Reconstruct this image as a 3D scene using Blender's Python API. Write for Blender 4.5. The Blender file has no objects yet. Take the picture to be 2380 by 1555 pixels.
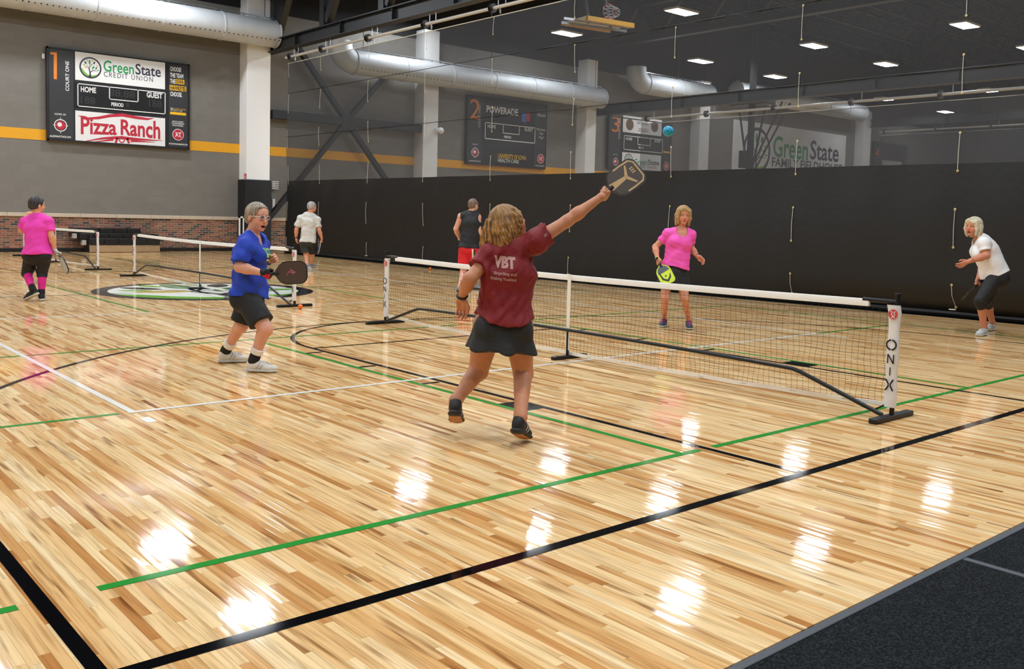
import bpy, bmesh, math, random
import numpy as np
from mathutils import Vector, Matrix
from mathutils.bvhtree import BVHTree
from mathutils.geometry import tessellate_polygon

scene = bpy.context.scene
COL = scene.collection
PI = math.pi

# ------------------------------------------------------------------ camera
YAW, PITCH, ROLL, FPX = 0.8583, -0.0683, 0.0261, 2154.3
CAM = np.array([-6.522, -2.8855, 1.4324]); PPX, PPY = 1190.0, 650.9
FW = np.array([math.cos(PITCH)*math.cos(YAW), math.cos(PITCH)*math.sin(YAW), math.sin(PITCH)])
_r = np.array([math.sin(YAW), -math.cos(YAW), 0.0]); _u = np.cross(_r, FW)
RT = math.cos(ROLL)*_r + math.sin(ROLL)*_u
UP = -math.sin(ROLL)*_r + math.cos(ROLL)*_u
cam_d = bpy.data.cameras.new('camera')
cam_o = bpy.data.objects.new('camera', cam_d); COL.objects.link(cam_o)
cam_d.sensor_width = 36.0; cam_d.sensor_fit = 'HORIZONTAL'
cam_d.lens = 36.0*FPX/2380.0
cam_d.shift_y = -(777.5-PPY)/2380.0
cam_d.clip_start = 0.05; cam_d.clip_end = 300
M = Matrix.Identity(4)
for i in range(3):
    M[i][0] = RT[i]; M[i][1] = UP[i]; M[i][2] = -FW[i]; M[i][3] = CAM[i]
cam_o.matrix_world = M
scene.camera = cam_o

# ------------------------------------------------------------------ world, exposure
w = bpy.data.worlds.new('world'); scene.world = w; w.use_nodes = True
w.node_tree.nodes['Background'].inputs[0].default_value = (0.02, 0.02, 0.022, 1)
w.node_tree.nodes['Background'].inputs[1].default_value = 0.3
vs = scene.view_settings
scene.display_settings.display_device = 'sRGB'
vs.view_transform = 'Standard'; vs.look = 'None'; vs.gamma = 1.0; vs.use_curve_mapping = False
vs.exposure = EXPO = 0.0
sc_ = scene.cycles
sc_.max_bounces = 4; sc_.diffuse_bounces = 2; sc_.glossy_bounces = 2; sc_.transmission_bounces = 2; sc_.transparent_max_bounces = 6; sc_.light_sampling_threshold = .03; sc_.caustics_reflective = False; sc_.caustics_refractive = False
LAMP_POWER = 122.0          # radiance of the high-bay diffusers
LAMP_Z = 8.9

# ------------------------------------------------------------------ measuring helpers (photo point -> place)
def ray(x, y): return FW + (x-PPX)/FPX*RT - (y-PPY)/FPX*UP
def G(x, y, z=0.0):
    d = ray(x, y); return CAM + d*((z-CAM[2])/d[2])
def PX(x, y, X):
    d = ray(x, y); return CAM + d*((X-CAM[0])/d[0])
def PY(x, y, Y):
    d = ray(x, y); return CAM + d*((Y-CAM[1])/d[1])
def PD(x, y, ref, dd=0.0):
    v = np.asarray(ref, float)-CAM; return CAM + ray(x, y)*(v@FW+dd)
def prj(P):
    v = np.asarray(P, float)-CAM; z = v@FW
    return PPX+FPX*(v@RT)/z, PPY-FPX*(v@UP)/z, z

# ------------------------------------------------------------------ materials
def lin(c):
    return tuple(((v/255)/12.92 if v/255 <= .04045 else ((v/255+.055)/1.055)**2.4) for v in c[:3]) + (1.0,)
MATS = {}
def mat(name, rgb, rough=.55, metal=0.0, var=0.08, vscale=12.0, bump=0.0, bscale=80.0, coat=0.0, spec=.5, emit=0.0, stretch=None):
    if name in MATS: return MATS[name]
    m = bpy.data.materials.new(name); m.use_nodes = True; MATS[name] = m
    nt = m.node_tree; b = nt.nodes['Principled BSDF']
    b.inputs['Roughness'].default_value = rough; b.inputs['Metallic'].default_value = metal
    b.inputs['Specular IOR Level'].default_value = spec
    b.inputs['Coat Weight'].default_value = coat; b.inputs['Coat Roughness'].default_value = .12
    col = lin(rgb)
    tc = nt.nodes.new('ShaderNodeTexCoord')
    src = tc.outputs['Object']
    if stretch:
        mp = nt.nodes.new('ShaderNodeMapping'); mp.inputs['Scale'].default_value = stretch
        nt.links.new(src, mp.inputs[0]); src = mp.outputs[0]
    n = nt.nodes.new('ShaderNodeTexNoise'); n.inputs['Scale'].default_value = vscale; n.inputs['Detail'].default_value = 2
    nt.links.new(src, n.inputs['Vector'])
    mx = nt.nodes.new('ShaderNodeMix'); mx.data_type = 'RGBA'
    mx.inputs['A'].default_value = tuple(c*(1-var) for c in col[:3])+(1,)
    mx.inputs['B'].default_value = tuple(min(1, c*(1+var)) for c in col[:3])+(1,)
    nt.links.new(n.outputs['Fac'], mx.inputs['Factor']); nt.links.new(mx.outputs['Result'], b.inputs['Base Color'])
    if bump:
        n2 = nt.nodes.new('ShaderNodeTexNoise'); n2.inputs['Scale'].default_value = bscale; n2.inputs['Detail'].default_value = 1
        nt.links.new(src, n2.inputs['Vector'])
        bp = nt.nodes.new('ShaderNodeBump'); bp.inputs['Strength'].default_value = bump; bp.inputs['Distance'].default_value = .01
        nt.links.new(n2.outputs['Fac'], bp.inputs['Height']); nt.links.new(bp.outputs['Normal'], b.inputs['Normal'])
    if emit:
        b.inputs['Emission Color'].default_value = col; b.inputs['Emission Strength'].default_value = emit
    return m

# ------------------------------------------------------------------ objects
def tag(o, label=None, cat=None, group=None, kind=None):
    if label: o['label'] = label
    if cat: o['category'] = cat
    if group: o['group'] = group
    if kind: o['kind'] = kind
    return o
def empty(name, loc=(0, 0, 0), label=None, cat=None, group=None, kind=None):
    o = bpy.data.objects.new(name, None); COL.objects.link(o); o.location = loc; o.empty_display_size = .1
    o['_o'] = 1; del o['_o']
    return tag(o, label, cat, group, kind)
def put(name, me, parent=None, label=None, cat=None, group=None, kind=None):
    """link mesh data given in world space; under a parent it keeps its place"""
    o = bpy.data.objects.new(name, me); COL.objects.link(o)
    if parent is not None:
        o.parent = parent
        o.matrix_parent_inverse = world_of(parent).inverted()
    return tag(o, label, cat, group, kind)
def world_of(o):
    m = o.matrix_basis.copy()
    if o.parent: m = world_of(o.parent) @ o.matrix_parent_inverse @ m
    return m
def copy_tree(o, parent=None, memo=None):
    c = o.copy(); COL.objects.link(c); c.parent = parent
    if parent is not None: c.matrix_parent_inverse = o.matrix_parent_inverse.copy()
    for ch in [x for x in o.children]: copy_tree(ch, c)
    return c

class MB:
    """collects shapes and links them as one mesh object"""
    def __init__(s): s.v = []; s.f = []; s.mi = []; s.cur = 0; s.mats = []
    def use(s, m):
        if m not in s.mats: s.mats.append(m)
        s.cur = s.mats.index(m); return s
    def add(s, vs, fs):
        k = len(s.v); s.v += [tuple(float(c) for c in v) for v in vs]
        s.f += [tuple(i+k for i in f) for f in fs]; s.mi += [s.cur]*len(fs); return s
    def box(s, x0, x1, y0, y1, z0, z1):
        v = [(x, y, z) for z in (z0, z1) for y in (y0, y1) for x in (x0, x1)]
        return s.add(v, [(0, 2, 3, 1), (4, 5, 7, 6), (0, 1, 5, 4), (2, 6, 7, 3), (0, 4, 6, 2), (1, 3, 7, 5)])
    def cbox(s, x0, x1, y0, y1, z0, z1, c=.004):
        """box with chamfered edges"""
        bm = bmesh.new(); bmesh.ops.create_cube(bm, size=1)
        for v in bm.verts:
            v.co.x = x0+(v.co.x+.5)*(x1-x0); v.co.y = y0+(v.co.y+.5)*(y1-y0); v.co.z = z0+(v.co.z+.5)*(z1-z0)
        bmesh.ops.bevel(bm, geom=bm.edges[:], offset=c, segments=1, affect='EDGES')
        bm.verts.index_update()
        s.add([v.co[:] for v in bm.verts], [tuple(v.index for v in f.verts) for f in bm.faces]); bm.free(); return s
    def obox(s, c, ax, ay, az):
        c, ax, ay, az = [np.asarray(q, float) for q in (c, ax, ay, az)]
        v = [c+i*ax+j*ay+k*az for k in (-1, 1) for j in (-1, 1) for i in (-1, 1)]
        return s.add(v, [(0, 2, 3, 1), (4, 5, 7, 6), (0, 1, 5, 4), (2, 6, 7, 3), (0, 4, 6, 2), (1, 3, 7, 5)])
    def bar(s, a, b, w, h, up=(0, 0, 1)):
        a, b = np.asarray(a, float), np.asarray(b, float); d = b-a; L = np.linalg.norm(d); d = d/L
        sd = np.cross(d, np.asarray(up, float)); n = np.linalg.norm(sd)
        sd = np.array([1., 0, 0]) if n < 1e-6 else sd/n
        u2 = np.cross(sd, d)
        return s.obox((a+b)/2, d*L/2, sd*w/2, u2*h/2)
    def tube(s, pts, r, n=8, caps=True, closed=False):
        pts = [np.asarray(p, float) for p in pts]; N = len(pts)
        rs = r if hasattr(r, '__len__') else [r]*N
        up = None; rings = []
        for i, p in enumerate(pts):
            a = pts[i-1] if (i > 0 or closed) else pts[i]; b = pts[(i+1) % N] if (i < N-1 or closed) else pts[i]
            d = b-a; d = d/(np.linalg.norm(d)+1e-12)
            if up is None:
                t = np.array([0, 0, 1.]) if abs(d[2]) < .9 else np.array([1., 0, 0])
            else: t = up
            sd = np.cross(d, t); sd /= (np.linalg.norm(sd)+1e-12); up = np.cross(sd, d)
            rings.append([p+rs[i]*(math.cos(2*PI*k/n)*sd+math.sin(2*PI*k/n)*up) for k in range(n)])
        v = [q for rg in rings for q in rg]; f = []
        for i in range(N if closed else N-1):
            j = (i+1) % N
            for k in range(n):
                k2 = (k+1) % n; f.append((i*n+k, i*n+k2, j*n+k2, j*n+k))
        if caps and not closed:
            f.append(tuple(range(n-1, -1, -1))); f.append(tuple((N-1)*n+k for k in range(n)))
        return s.add(v, f)
    def cyl(s, a, b, r, n=12, r2=None): return s.tube([a, b], [r, r if r2 is None else r2], n)
    def lathe(s, prof, c, axis=(0, 0, 1), n=20):
        """prof: list of (radius, height) along axis from c"""
        ax = np.asarray(axis, float); ax /= np.linalg.norm(ax)
        t = np.array([1., 0, 0]) if abs(ax[0]) < .9 else np.array([0, 1., 0])
        e1 = np.cross(ax, t); e1 /= np.linalg.norm(e1); e2 = np.cross(ax, e1); c = np.asarray(c, float)
        v = [c+h*ax+r*(math.cos(2*PI*k/n)*e1+math.sin(2*PI*k/n)*e2) for r, h in prof for k in range(n)]; f = []
        for i in range(len(prof)-1):
            for k in range(n):
                k2 = (k+1) % n; f.append((i*n+k, i*n+k2, (i+1)*n+k2, (i+1)*n+k))
        f.append(tuple(range(n-1, -1, -1))); f.append(tuple((len(prof)-1)*n+k for k in range(n)))
        return s.add(v, f)
    def ball(s, c, r, n=14, m=9, sc=(1, 1, 1)):
        v = [(c[0], c[1], c[2]-r*sc[2])]
        for i in range(1, m):
            ph = -PI/2+PI*i/m
            for k in range(n): v.append((c[0]+r*sc[0]*math.cos(ph)*math.cos(2*PI*k/n), c[1]+r*sc[1]*math.cos(ph)*math.sin(2*PI*k/n), c[2]+r*sc[2]*math.sin(ph)))
        v.append((c[0], c[1], c[2]+r*sc[2])); f = []
        for k in range(n): f.append((0, 1+(k+1) % n, 1+k))
        for i in range(m-2):
            for k in range(n):
                a = 1+i*n; f.append((a+k, a+(k+1) % n, a+n+(k+1) % n, a+n+k))
        a = 1+(m-2)*n
        for k in range(n): f.append((a+k, a+(k+1) % n, len(v)-1))
        return s.add(v, f)
    def poly(s, P, fr, z=0.0, t=.002):
        """flat polygon (2-D points) raised off frame fr=(O,e1,e2,n) by z, thickness t"""
        O, e1, e2, n = fr; N = len(P)
        ar = sum(P[i][0]*P[(i+1) % N][1]-P[(i+1) % N][0]*P[i][1] for i in range(N))
        if ar < 0: P = P[::-1]
        top = [O+e1*p[0]+e2*p[1]+n*(z+t) for p in P]; bot = [O+e1*p[0]+e2*p[1]+n*z for p in P]
        tri = tessellate_polygon([[Vector((p[0], p[1], 0)) for p in P]])
        f = []
        for a, b, c in tri:
            A, B, C_ = P[a], P[b], P[c]
            if (B[0]-A[0])*(C_[1]-A[1])-(B[1]-A[1])*(C_[0]-A[0]) < 0: b, c = c, b
            f.append((a, b, c))
        f += [(i+N, (i+1) % N+N, (i+1) % N, i) for i in range(N)]
        return s.add(top+bot, f)
    def rect(s, x0, x1, y0, y1, fr, z=0.0, t=.002): return s.poly([(x0, y0), (x1, y0), (x1, y1), (x0, y1)], fr, z, t)
    def disc(s, cx, cy, rx, fr, z=0.0, t=.002, ry=None, n=40, rot=0.0):
        ry = rx if ry is None else ry; c, d = math.cos(rot), math.sin(rot); P = []
        for k in range(n):
            a, b = rx*math.cos(2*PI*k/n), ry*math.sin(2*PI*k/n); P.append((cx+a*c-b*d, cy+a*d+b*c))
        return s.poly(P, fr, z, t)
    def ring(s, cx, cy, r0, r1, fr, z=0.0, t=.002, a0=0.0, a1=2*PI, n=64):
        full = abs(a1-a0-2*PI) < 1e-6
        O, e1, e2, nn = fr; v = []; f = []; K = n if full else n+1
        for k in range(K):
            a = a0+(a1-a0)*k/n
            for r in (r0, r1): v.append(O+e1*(cx+r*math.cos(a))+e2*(cy+r*math.sin(a))+nn*(z+t))
        for k in range(n):
            i, j = 2*k, 2*((k+1) % K); f.append((i, i+1, j+1, j))
        return s.add(v, f)
    def stroke(s, P, wd, fr, z=0.0, t=.002):
        """polyline of given width(s)"""
        N = len(P); ws = wd if hasattr(wd, '__len__') else [wd]*N; A = []; B = []
        for i in range(N):
            a, b = P[max(0, i-1)], P[min(N-1, i+1)]; dx, dy = b[0]-a[0], b[1]-a[1]; L = math.hypot(dx, dy) or 1
            nx, ny = -dy/L*ws[i]/2, dx/L*ws[i]/2
            A.append((P[i][0]+nx, P[i][1]+ny)); B.append((P[i][0]-nx, P[i][1]-ny))
        O, e1, e2, nn = fr; v = []; f = []
        for a, b in zip(A, B):
            for q in (a, b): v.append(O+e1*q[0]+e2*q[1]+nn*(z+t))
        for i in range(N-1): f.append((2*i, 2*i+1, 2*i+3, 2*i+2))
        return s.add(v, f)
    def mesh(s, name, m=None, smooth=False):
        me = bpy.data.meshes.new(name); me.from_pydata(s.v, [], s.f)
        if s.mats:
            for q in s.mats: me.materials.append(q)
            me.polygons.foreach_set('material_index', s.mi)
        elif m: me.materials.append(m)
        if smooth:
            me.polygons.foreach_set('use_smooth', [True]*len(me.polygons))
            me.set_sharp_from_angle(angle=math.radians(42))
        me.update(); return me
    def build(s, name, m=None, parent=None, smooth=False, **k):
        return put(name, s.mesh(name, m, smooth), parent, **k)

def frame(O, e1, e2):
    e1 = np.asarray(e1, float); e1 = e1/np.linalg.norm(e1); e2 = np.asarray(e2, float); e2 = e2/np.linalg.norm(e2)
    return (np.asarray(O, float), e1, e2, np.cross(e1, e2))
_dg = None
def text_mesh(txt, bold=0.0, res=3, spacing=1.0, shear=0.0, italic=0):
    cu = bpy.data.curves.new('lettering', 'FONT'); cu.body = txt; cu.offset = bold; cu.resolution_u = res
    cu.space_character = spacing; cu.shear = shear; cu.align_x = 'LEFT'
    ob = bpy.data.objects.new('lettering', cu); COL.objects.link(ob)
    dg = bpy.context.evaluated_depsgraph_get(); ev = ob.evaluated_get(dg); me = ev.to_mesh()
    v = np.array([q.co[:2] for q in me.vertices]) if len(me.vertices) else np.zeros((0, 2)); f = [tuple(p.vertices) for p in me.polygons]
    ev.to_mesh_clear(); bpy.data.objects.remove(ob); bpy.data.curves.remove(cu)
    mn, mx = v.min(0), v.max(0); return (v-mn)/(mx-mn), f, (mx-mn)
def put_text(mb, txt, fr, cx, cy, w, h, z=.003, bold=0.0, warp=None, **k):
    v, f, sz = text_mesh(txt, bold, **k); O, e1, e2, n = fr
    if h is None: h = w*sz[1]/sz[0]
    P = [(cx+(q[0]-.5)*w, cy+(q[1]-.5)*h) for q in v]
    if warp: P = [warp(*p) for p in P]
    mb.add([O+e1*p[0]+e2*p[1]+n*z for p in P], f); return mb

random.seed(7); rng = np.random.default_rng(7)
# ================================================================== the room
WY = 27.70                      # face of the scoreboard wall
XR, XL_, YB = 66.0, -14.0, -12.0
HZ = 12.0
M_deck = mat('black_deck', (24, 24, 26), .8)
M_steel = mat('black_steel', (26, 27, 29), .45, var=.12)
M_white = mat('white_paint', (246, 246, 244), .55, var=.02)
M_pad = mat('black_pad', (24, 24, 26), .5, var=.15, vscale=4)
M_blackp = mat('black_plastic', (20, 20, 22), .4)
M_galv = mat('galvanised', (206, 210, 212), .62, metal=.35, var=.10, vscale=3, bump=.05)
M_silver = mat('silver_metal', (185, 187, 190), .3, metal=.9)
M_grey = mat('grey_paint', (132, 129, 123), .7, var=.05, vscale=25, bump=.1, bscale=160)

# ---- floor: subfloor slab, planks, paint
def wood(name, per_object):
    m = bpy.data.materials.new(name); m.use_nodes = True; nt = m.node_tree; N = nt.nodes; L = nt.links
    b = N['Principled BSDF']
    if per_object:
        src = N.new('ShaderNodeObjectInfo').outputs['Random']
    else:
        a = N.new('ShaderNodeAttribute'); a.attribute_name = 'pid'; src = a.outputs['Fac']
    geo = N.new('ShaderNodeNewGeometry')
    off = N.new('ShaderNodeVectorMath'); off.operation = 'SCALE'; off.inputs[0].default_value = (37.1, 91.7, 13.3)
    L.new(src, off.inputs['Scale'])
    ad = N.new('ShaderNodeVectorMath'); ad.operation = 'ADD'; L.new(geo.outputs['Position'], ad.inputs[0]); L.new(off.outputs[0], ad.inputs[1])
    mp = N.new('ShaderNodeMapping'); mp.inputs['Scale'].default_value = (62, 2.6, 8); L.new(ad.outputs[0], mp.inputs[0])
    g = N.new('ShaderNodeTexNoise'); g.inputs['Scale'].default_value = 1.0; g.inputs['Detail'].default_value = 2; g.inputs['Distortion'].default_value = 0
    L.new(mp.outputs[0], g.inputs['Vector'])
    mp2 = N.new('ShaderNodeMapping'); mp2.inputs['Scale'].default_value = (20, 1.7, 3); L.new(ad.outputs[0], mp2.inputs[0])
    k = N.new('ShaderNodeTexNoise'); k.inputs['Scale'].default_value = 1.0; k.inputs['Detail'].default_value = 1; k.inputs['Distortion'].default_value = 0
    L.new(mp2.outputs[0], k.inputs['Vector'])
    # plank tone
    cr = N.new('ShaderNodeValToRGB'); e = cr.color_ramp.elements; L.new(src, cr.inputs[0])
    tones = [(0, (190, 130, 72)), (.07, (208, 152, 92)), (.2, (222, 172, 110)), (.4, (236, 194, 136)), (.62, (246, 214, 160)), (.8, (238, 198, 140)), (.92, (249, 222, 174)), (1, (226, 178, 116))]
    e[0].position = 0; e[0].color = lin(tones[0][1]); e[1].position = 1; e[1].color = lin(tones[-1][1])
    for p, c in tones[1:-1]: q = e.new(p); q.color = lin(c)
    # grain
    gr = N.new('ShaderNodeValToRGB'); e = gr.color_ramp.elements; L.new(g.outputs['Fac'], gr.inputs[0])
    e[0].position = .30; e[0].color = (.58, .48, .38, 1); e[1].position = .56; e[1].color = (1.04, 1.02, 1.0, 1)
    mx = N.new('ShaderNodeMix'); mx.data_type = 'RGBA'; mx.blend_type = 'MULTIPLY'; mx.inputs['Factor'].default_value = .66
    L.new(cr.outputs[0], mx.inputs['A']); L.new(gr.outputs[0], mx.inputs['B'])
    kr = N.new('ShaderNodeValToRGB'); e = kr.color_ramp.elements; L.new(k.outputs['Fac'], kr.inputs[0])
    e[0].position = .28; e[0].color = (.36, .22, .12, 1); e[1].position = .38; e[1].color = (1, 1, 1, 1)
    mx2 = N.new('ShaderNodeMix'); mx2.data_type = 'RGBA'; mx2.blend_type = 'MULTIPLY'; mx2.inputs['Factor'].default_value = .8
    L.new(mx.outputs['Result'], mx2.inputs['A']); L.new(kr.outputs[0], mx2.inputs['B'])
    L.new(mx2.outputs['Result'], b.inputs['Base Color'])
    b.inputs['Roughness'].default_value = .55; b.inputs['Specular IOR Level'].default_value = 0.0
    b.inputs['Coat Weight'].default_value = .88; b.inputs['Coat Roughness'].default_value = .068; b.inputs['Coat IOR'].default_value = 1.5
    # slow waviness of the lacquer
    mp3 = N.new('ShaderNodeMapping'); mp3.inputs['Scale'].default_value = (26, 3.0, 1); L.new(ad.outputs[0], mp3.inputs[0])
    wv = N.new('ShaderNodeTexNoise'); wv.inputs['Scale'].default_value = 1.0; wv.inputs['Detail'].default_value = 0; L.new(mp3.outputs[0], wv.inputs['Vector'])
    bp = N.new('ShaderNodeBump'); bp.inputs['Strength'].default_value = .10; bp.inputs['Distance'].default_value = .006
    L.new(wv.outputs['Fac'], bp.inputs['Height']); L.new(bp.outputs['Normal'], b.inputs['Coat Normal'])
    return m
M_wood_s = wood('maple_boards', False); M_wood_o = wood('maple_board', True)
M_sub = mat('subfloor', (150, 108, 66), .6, var=.15)
floor = MB().box(XL_, XR, YB, WY+.3, -.3, -.012).build('floor', M_sub, kind='structure')
PW = .0395; PX0, PX1, PY0, PY1 = -6.8, 9.6, -1.165, 27.62
planks = []
ns = int((PX1-PX0)/PW)
for i in range(ns):
    x = PX0+i*PW; y = PY0 - random.uniform(0, .8)
    while y < PY1:
        L_ = random.choice((.3, .42, .55, .7, .85, 1.05, 1.3))
        y1 = min(y+L_, PY1)
        if y1-PY0 > .004 and y1-max(y, PY0) > .004: planks.append((x, max(y, PY0), y1, L_))
        y = y+L_
def seen(p):
    x, y0, y1, _ = p; c = np.array([x+PW/2, (y0+y1)/2, 0]); a, b, d = prj(c)
    ends = [prj((x+PW/2, yy, 0)) for yy in (y0, y1)]
    if d < .6: return 0
    vis = any(q[2] > .4 and 0 <= q[0] <= 2380 and 0 <= q[1] <= 1555 for q in [(a, b, d)]+ends)
    return (1/d/d) if vis else 0
order = sorted(range(len(planks)), key=lambda i: -seen(planks[i])*min(1.0, planks[i][2]-planks[i][1]))
near = set(order[:300])
gap = .00035
plank_me = {}
def plank_mesh(L_):
    if L_ not in plank_me:
        m = MB(); m.cbox(gap, PW-gap, gap, L_-gap, -.0119, 0, .0005); plank_me[L_] = m.mesh('plank', M_wood_o)
    return plank_me[L_]
rest = MB(); pid = []
for i, (x, y0, y1, L_) in enumerate(planks):
    tz = random.uniform(-1, 1)*.00022
    if i in near:
        key = round(y1-y0, 3)
        o = bpy.data.objects.new('plank', plank_mesh(key)); COL.objects.link(o); o.parent = floor
        o.location = (x, y0, random.uniform(0, .0001)); o.rotation_euler = (random.uniform(-1, 1)*.00015, tz/PW, 0)
    else:
        a, b = x+gap, x+PW-gap; z0, z1 = max(0, tz), max(0, -tz); dz = random.uniform(-1, 1)*.0004
        yy0, yy1 = y0+gap, y1-gap
        rest.add([(a, yy0, z0), (b, yy0, z1), (b, yy1, z1+max(0, dz)), (a, yy1, z0+max(0, dz)), (a, yy0, -.006), (b, yy0, -.006), (b, yy1, -.006), (a, yy1, -.006)],
                 [(0, 1, 2, 3), (0, 4, 5, 1), (1, 5, 6, 2), (2, 6, 7, 3), (3, 7, 4, 0)]); pid += [random.random()]*8
ro = rest.build('plank_field', M_wood_s, floor, kind='stuff')
at = ro.data.attributes.new('pid', 'FLOAT', 'POINT'); at.data.foreach_set('value', pid)
# plain continuation of the boards past the first curtain and out of view
def wood_slab(*b):
    o = MB().box(*b).build('boards', M_wood_s, floor, kind='stuff')
    at = o.data.attributes.new('pid', 'FLOAT', 'POINT'); at.data.foreach_set('value', [.7]*8)
wood_slab(PX1, XR, PY0, PY1, -.011, -.0005); wood_slab(XL_, PX0, PY0, PY1, -.011, -.0005)

def paint(name, rgb):
    m = mat(name, rgb, .5, var=.05, vscale=3, coat=.8); b = m.node_tree.nodes['Principled BSDF']; b.inputs['Coat Roughness'].default_value = .06; b.inputs['Specular IOR Level'].default_value = 0.0
    return m
M_pg = paint('green_line_paint', (50, 146, 56)); M_pk = paint('black_line_paint', (10, 10, 12)); M_pw = paint('white_line_paint', (238, 234, 224))
FLOORF = frame((0, 0, .0013), (1, 0, 0), (0, 1, 0))
def line(m, *P, wd=.05, z=0.0, name='court_line'):
    mb = MB(); mb.stroke(P, wd, FLOORF, z=z, t=.0002); return mb.build(name, m, floor)
def line_r(m, x0, x1, y0, y1, z=0.0, name='court_line'):
    return MB().rect(x0, x1, y0, y1, FLOORF, z=z, t=.0003).build(name, m, floor)
H = .025
# basketball court in black
line_r(M_pk, -5.68, 13, -.06, .0, .0003); line_r(M_pk, -5.682, -5.628, 0, 25.7, .0003)
MID = 12.86
def mirror(y, k): return y if k == 0 else 2*MID-y
line_r(M_pk, -5.6, 8.0, MID-H, MID+H)
for k in (0, 1):
    m = lambda y: mirror(y, k)
    for s in (-1, 1):
        line_r(M_pk, s*1.79-H, s*1.79+H, *sorted((m(0), m(5.77))), z=.0003)
        for yy in (5.49, 4.48, 3.47): line_r(M_pk, *sorted((s*1.83, s*2.03)), *sorted((m(yy-H), m(yy+H))))
        line_r(M_pk, *sorted((s*1.81, s*2.0)), *sorted((m(2.16), m(2.47))))
    line_r(M_pk, -1.79, 1.79, *sorted((m(5.74), m(5.79))))
    mb = MB(); a0, a1 = (0, PI) if k == 0 else (PI, 2*PI)
    mb.ring(0, m(5.765), 1.765, 1.815, FLOORF, .0001, .0003, a0, a1); mb.build('court_line', M_pk, floor)
    mb = MB(); mb.ring(0, m(1.575), 5.97, 6.02, FLOORF, .0004, .0003, a0, a1, 120); mb.build('court_line', M_pk, floor)
    for s in (-1, 1): line_r(M_pk, s*5.995-H, s*5.995+H, *sorted((m(0), m(1.575))), z=.0004)
# pickleball courts in green and white
def pcourt(yc, first):
    for y in (yc-3.0, yc+3.02):
        side = M_pg if first else M_pw
        if first and y < yc:
            line_r(side, -5.46, -1.86, y-H, y+H); line_r(side, -1.72, 6.7, y-H, y+H); line_r(side, -6.7, -5.735, y-H, y+H)
        else: line_r(side, -6.7, 6.7, y-H, y+H)
    for s in (-1, 1):
        line_r(M_pg, s*2.03-H, s*2.03+H, yc-2.97, yc+2.99, .0001)
        line_r(M_pg, s*6.69-H, s*6.69+H, yc-2.97, yc+2.99, .0001)
        line_r(M_pg, *sorted((s*4.42, s*6.66)), yc-H, yc+H)
pcourt(3.67, True); pcourt(12.86, False); pcourt(22.05, True)
line_r(M_pw, -4.36, 4.45, 3.67-H, 3.67+H, .0007)
for x in (-4.33, 4.45): line_r(M_pw, x-H, x+H, 3.67+H if x < 0 else 3.2, 22.0, .0009)
line_r(M_pw, -4.36, -4.29, 3.29, 3.46, name='tape_square')
# round tree emblem, shared by floor, boards and banner
def emblem(mb, fr, R, cx, cy, ms, z0=0.0, dz=.0004, lf=1.0):
    navy, lime, cream, green, gold = ms
    T = lambda P: [(cx+R*a, cy+R*b) for a, b in P]
    mb.use(navy).disc(cx, cy, R, fr, z0, dz, n=72)
    mb.use(cream).disc(cx, cy, R*.86, fr, z0+dz, dz, n=72)
    hill = [(.86*math.cos(a), .86*math.sin(a)) for a in np.linspace(1.02*PI, 1.86*PI, 36)]
    hill += [(.55, -.62), (.3, -.66), (.1, -.70), (-.1, -.70), (-.3, -.62), (-.5, -.45), (-.68, -.2)]
    mb.use(lime).poly(T(hill), fr, z0+2*dz, dz)
    mb.use(navy)
    for P, w in (([(-.06, -.88), (-.03, -.7), (-.04, -.5), (-.08, -.3), (-.1, -.05)], [.30, .16, .12, .10, .05]),
                 ([(-.08, -.3), (-.2, .05), (-.35, .22)], [.07, .045, .02]), ([(-.1, -.1), (-.08, .2), (-.02, .42)], [.05, .035, .02]),
                 ([(-.04, -.45), (.12, -.3), (.3, -.22), (.52, -.1)], [.08, .06, .04, .02]), ([(.12, -.3), (.25, -.02), (.34, .1)], [.05, .03, .02]),
                 ([(.3, -.22), (.5, -.28), (.6, -.26)], [.04, .03, .02]), ([(-.09, 0), (.08, .25), (.18, .36)], [.04, .03, .02])):
        mb.stroke(T(P), [q*R for q in w], fr, z0+3*dz, dz)
    for x, y, a, b, t, c in ((-.08, .53, .22, .085, 1.6, green), (.33, .5, .15, .07, 1.1, navy), (-.46, .43, .15, .07, 2.2, navy), (-.4, .02, .17, .075, 2.9, gold),
                             (.25, .05, .17, .085, .8, green), (.52, .02, .12, .06, .7, navy), (.68, -.16, .13, .05, .2, lime), (.6, .22, .13, .05, .4, gold),
                             (-.3, .66, .11, .045, 1.9, lime), (.16, .68, .12, .05, 1.4, gold), (-.58, .22, .1, .045, 2.7, lime), (.06, .3, .1, .05, 1.2, lime)):
        ca, sa = math.cos(t), math.sin(t)
        P = [(math.cos(q)*a*lf, math.sin(q)*b*lf*abs(math.sin(q))**.3) for q in np.linspace(0, 2*PI, 18)[:-1]]
        mb.use(c).poly(T([(x+p*ca-q*sa, y+p*sa+q*ca) for p, q in P]), fr, z0+4*dz, dz)
EM_floor = [paint('navy_emblem_paint', (26, 28, 38)), paint('lime_emblem_paint', (108, 180, 48)), paint('cream_emblem_paint', (250, 250, 238)), paint('leaf_emblem_paint', (58, 122, 66)), paint('gold_emblem_paint', (214, 178, 74))]
mb = MB(); emblem(mb, frame((0, 12.86, .0012), (1, 0, 0), (0, 1, 0)), 1.84, 0, 0, EM_floor, 0, .0002, 1.5)
mb.build('floor_emblem', None, floor, label='round tree emblem painted at centre court')

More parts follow.
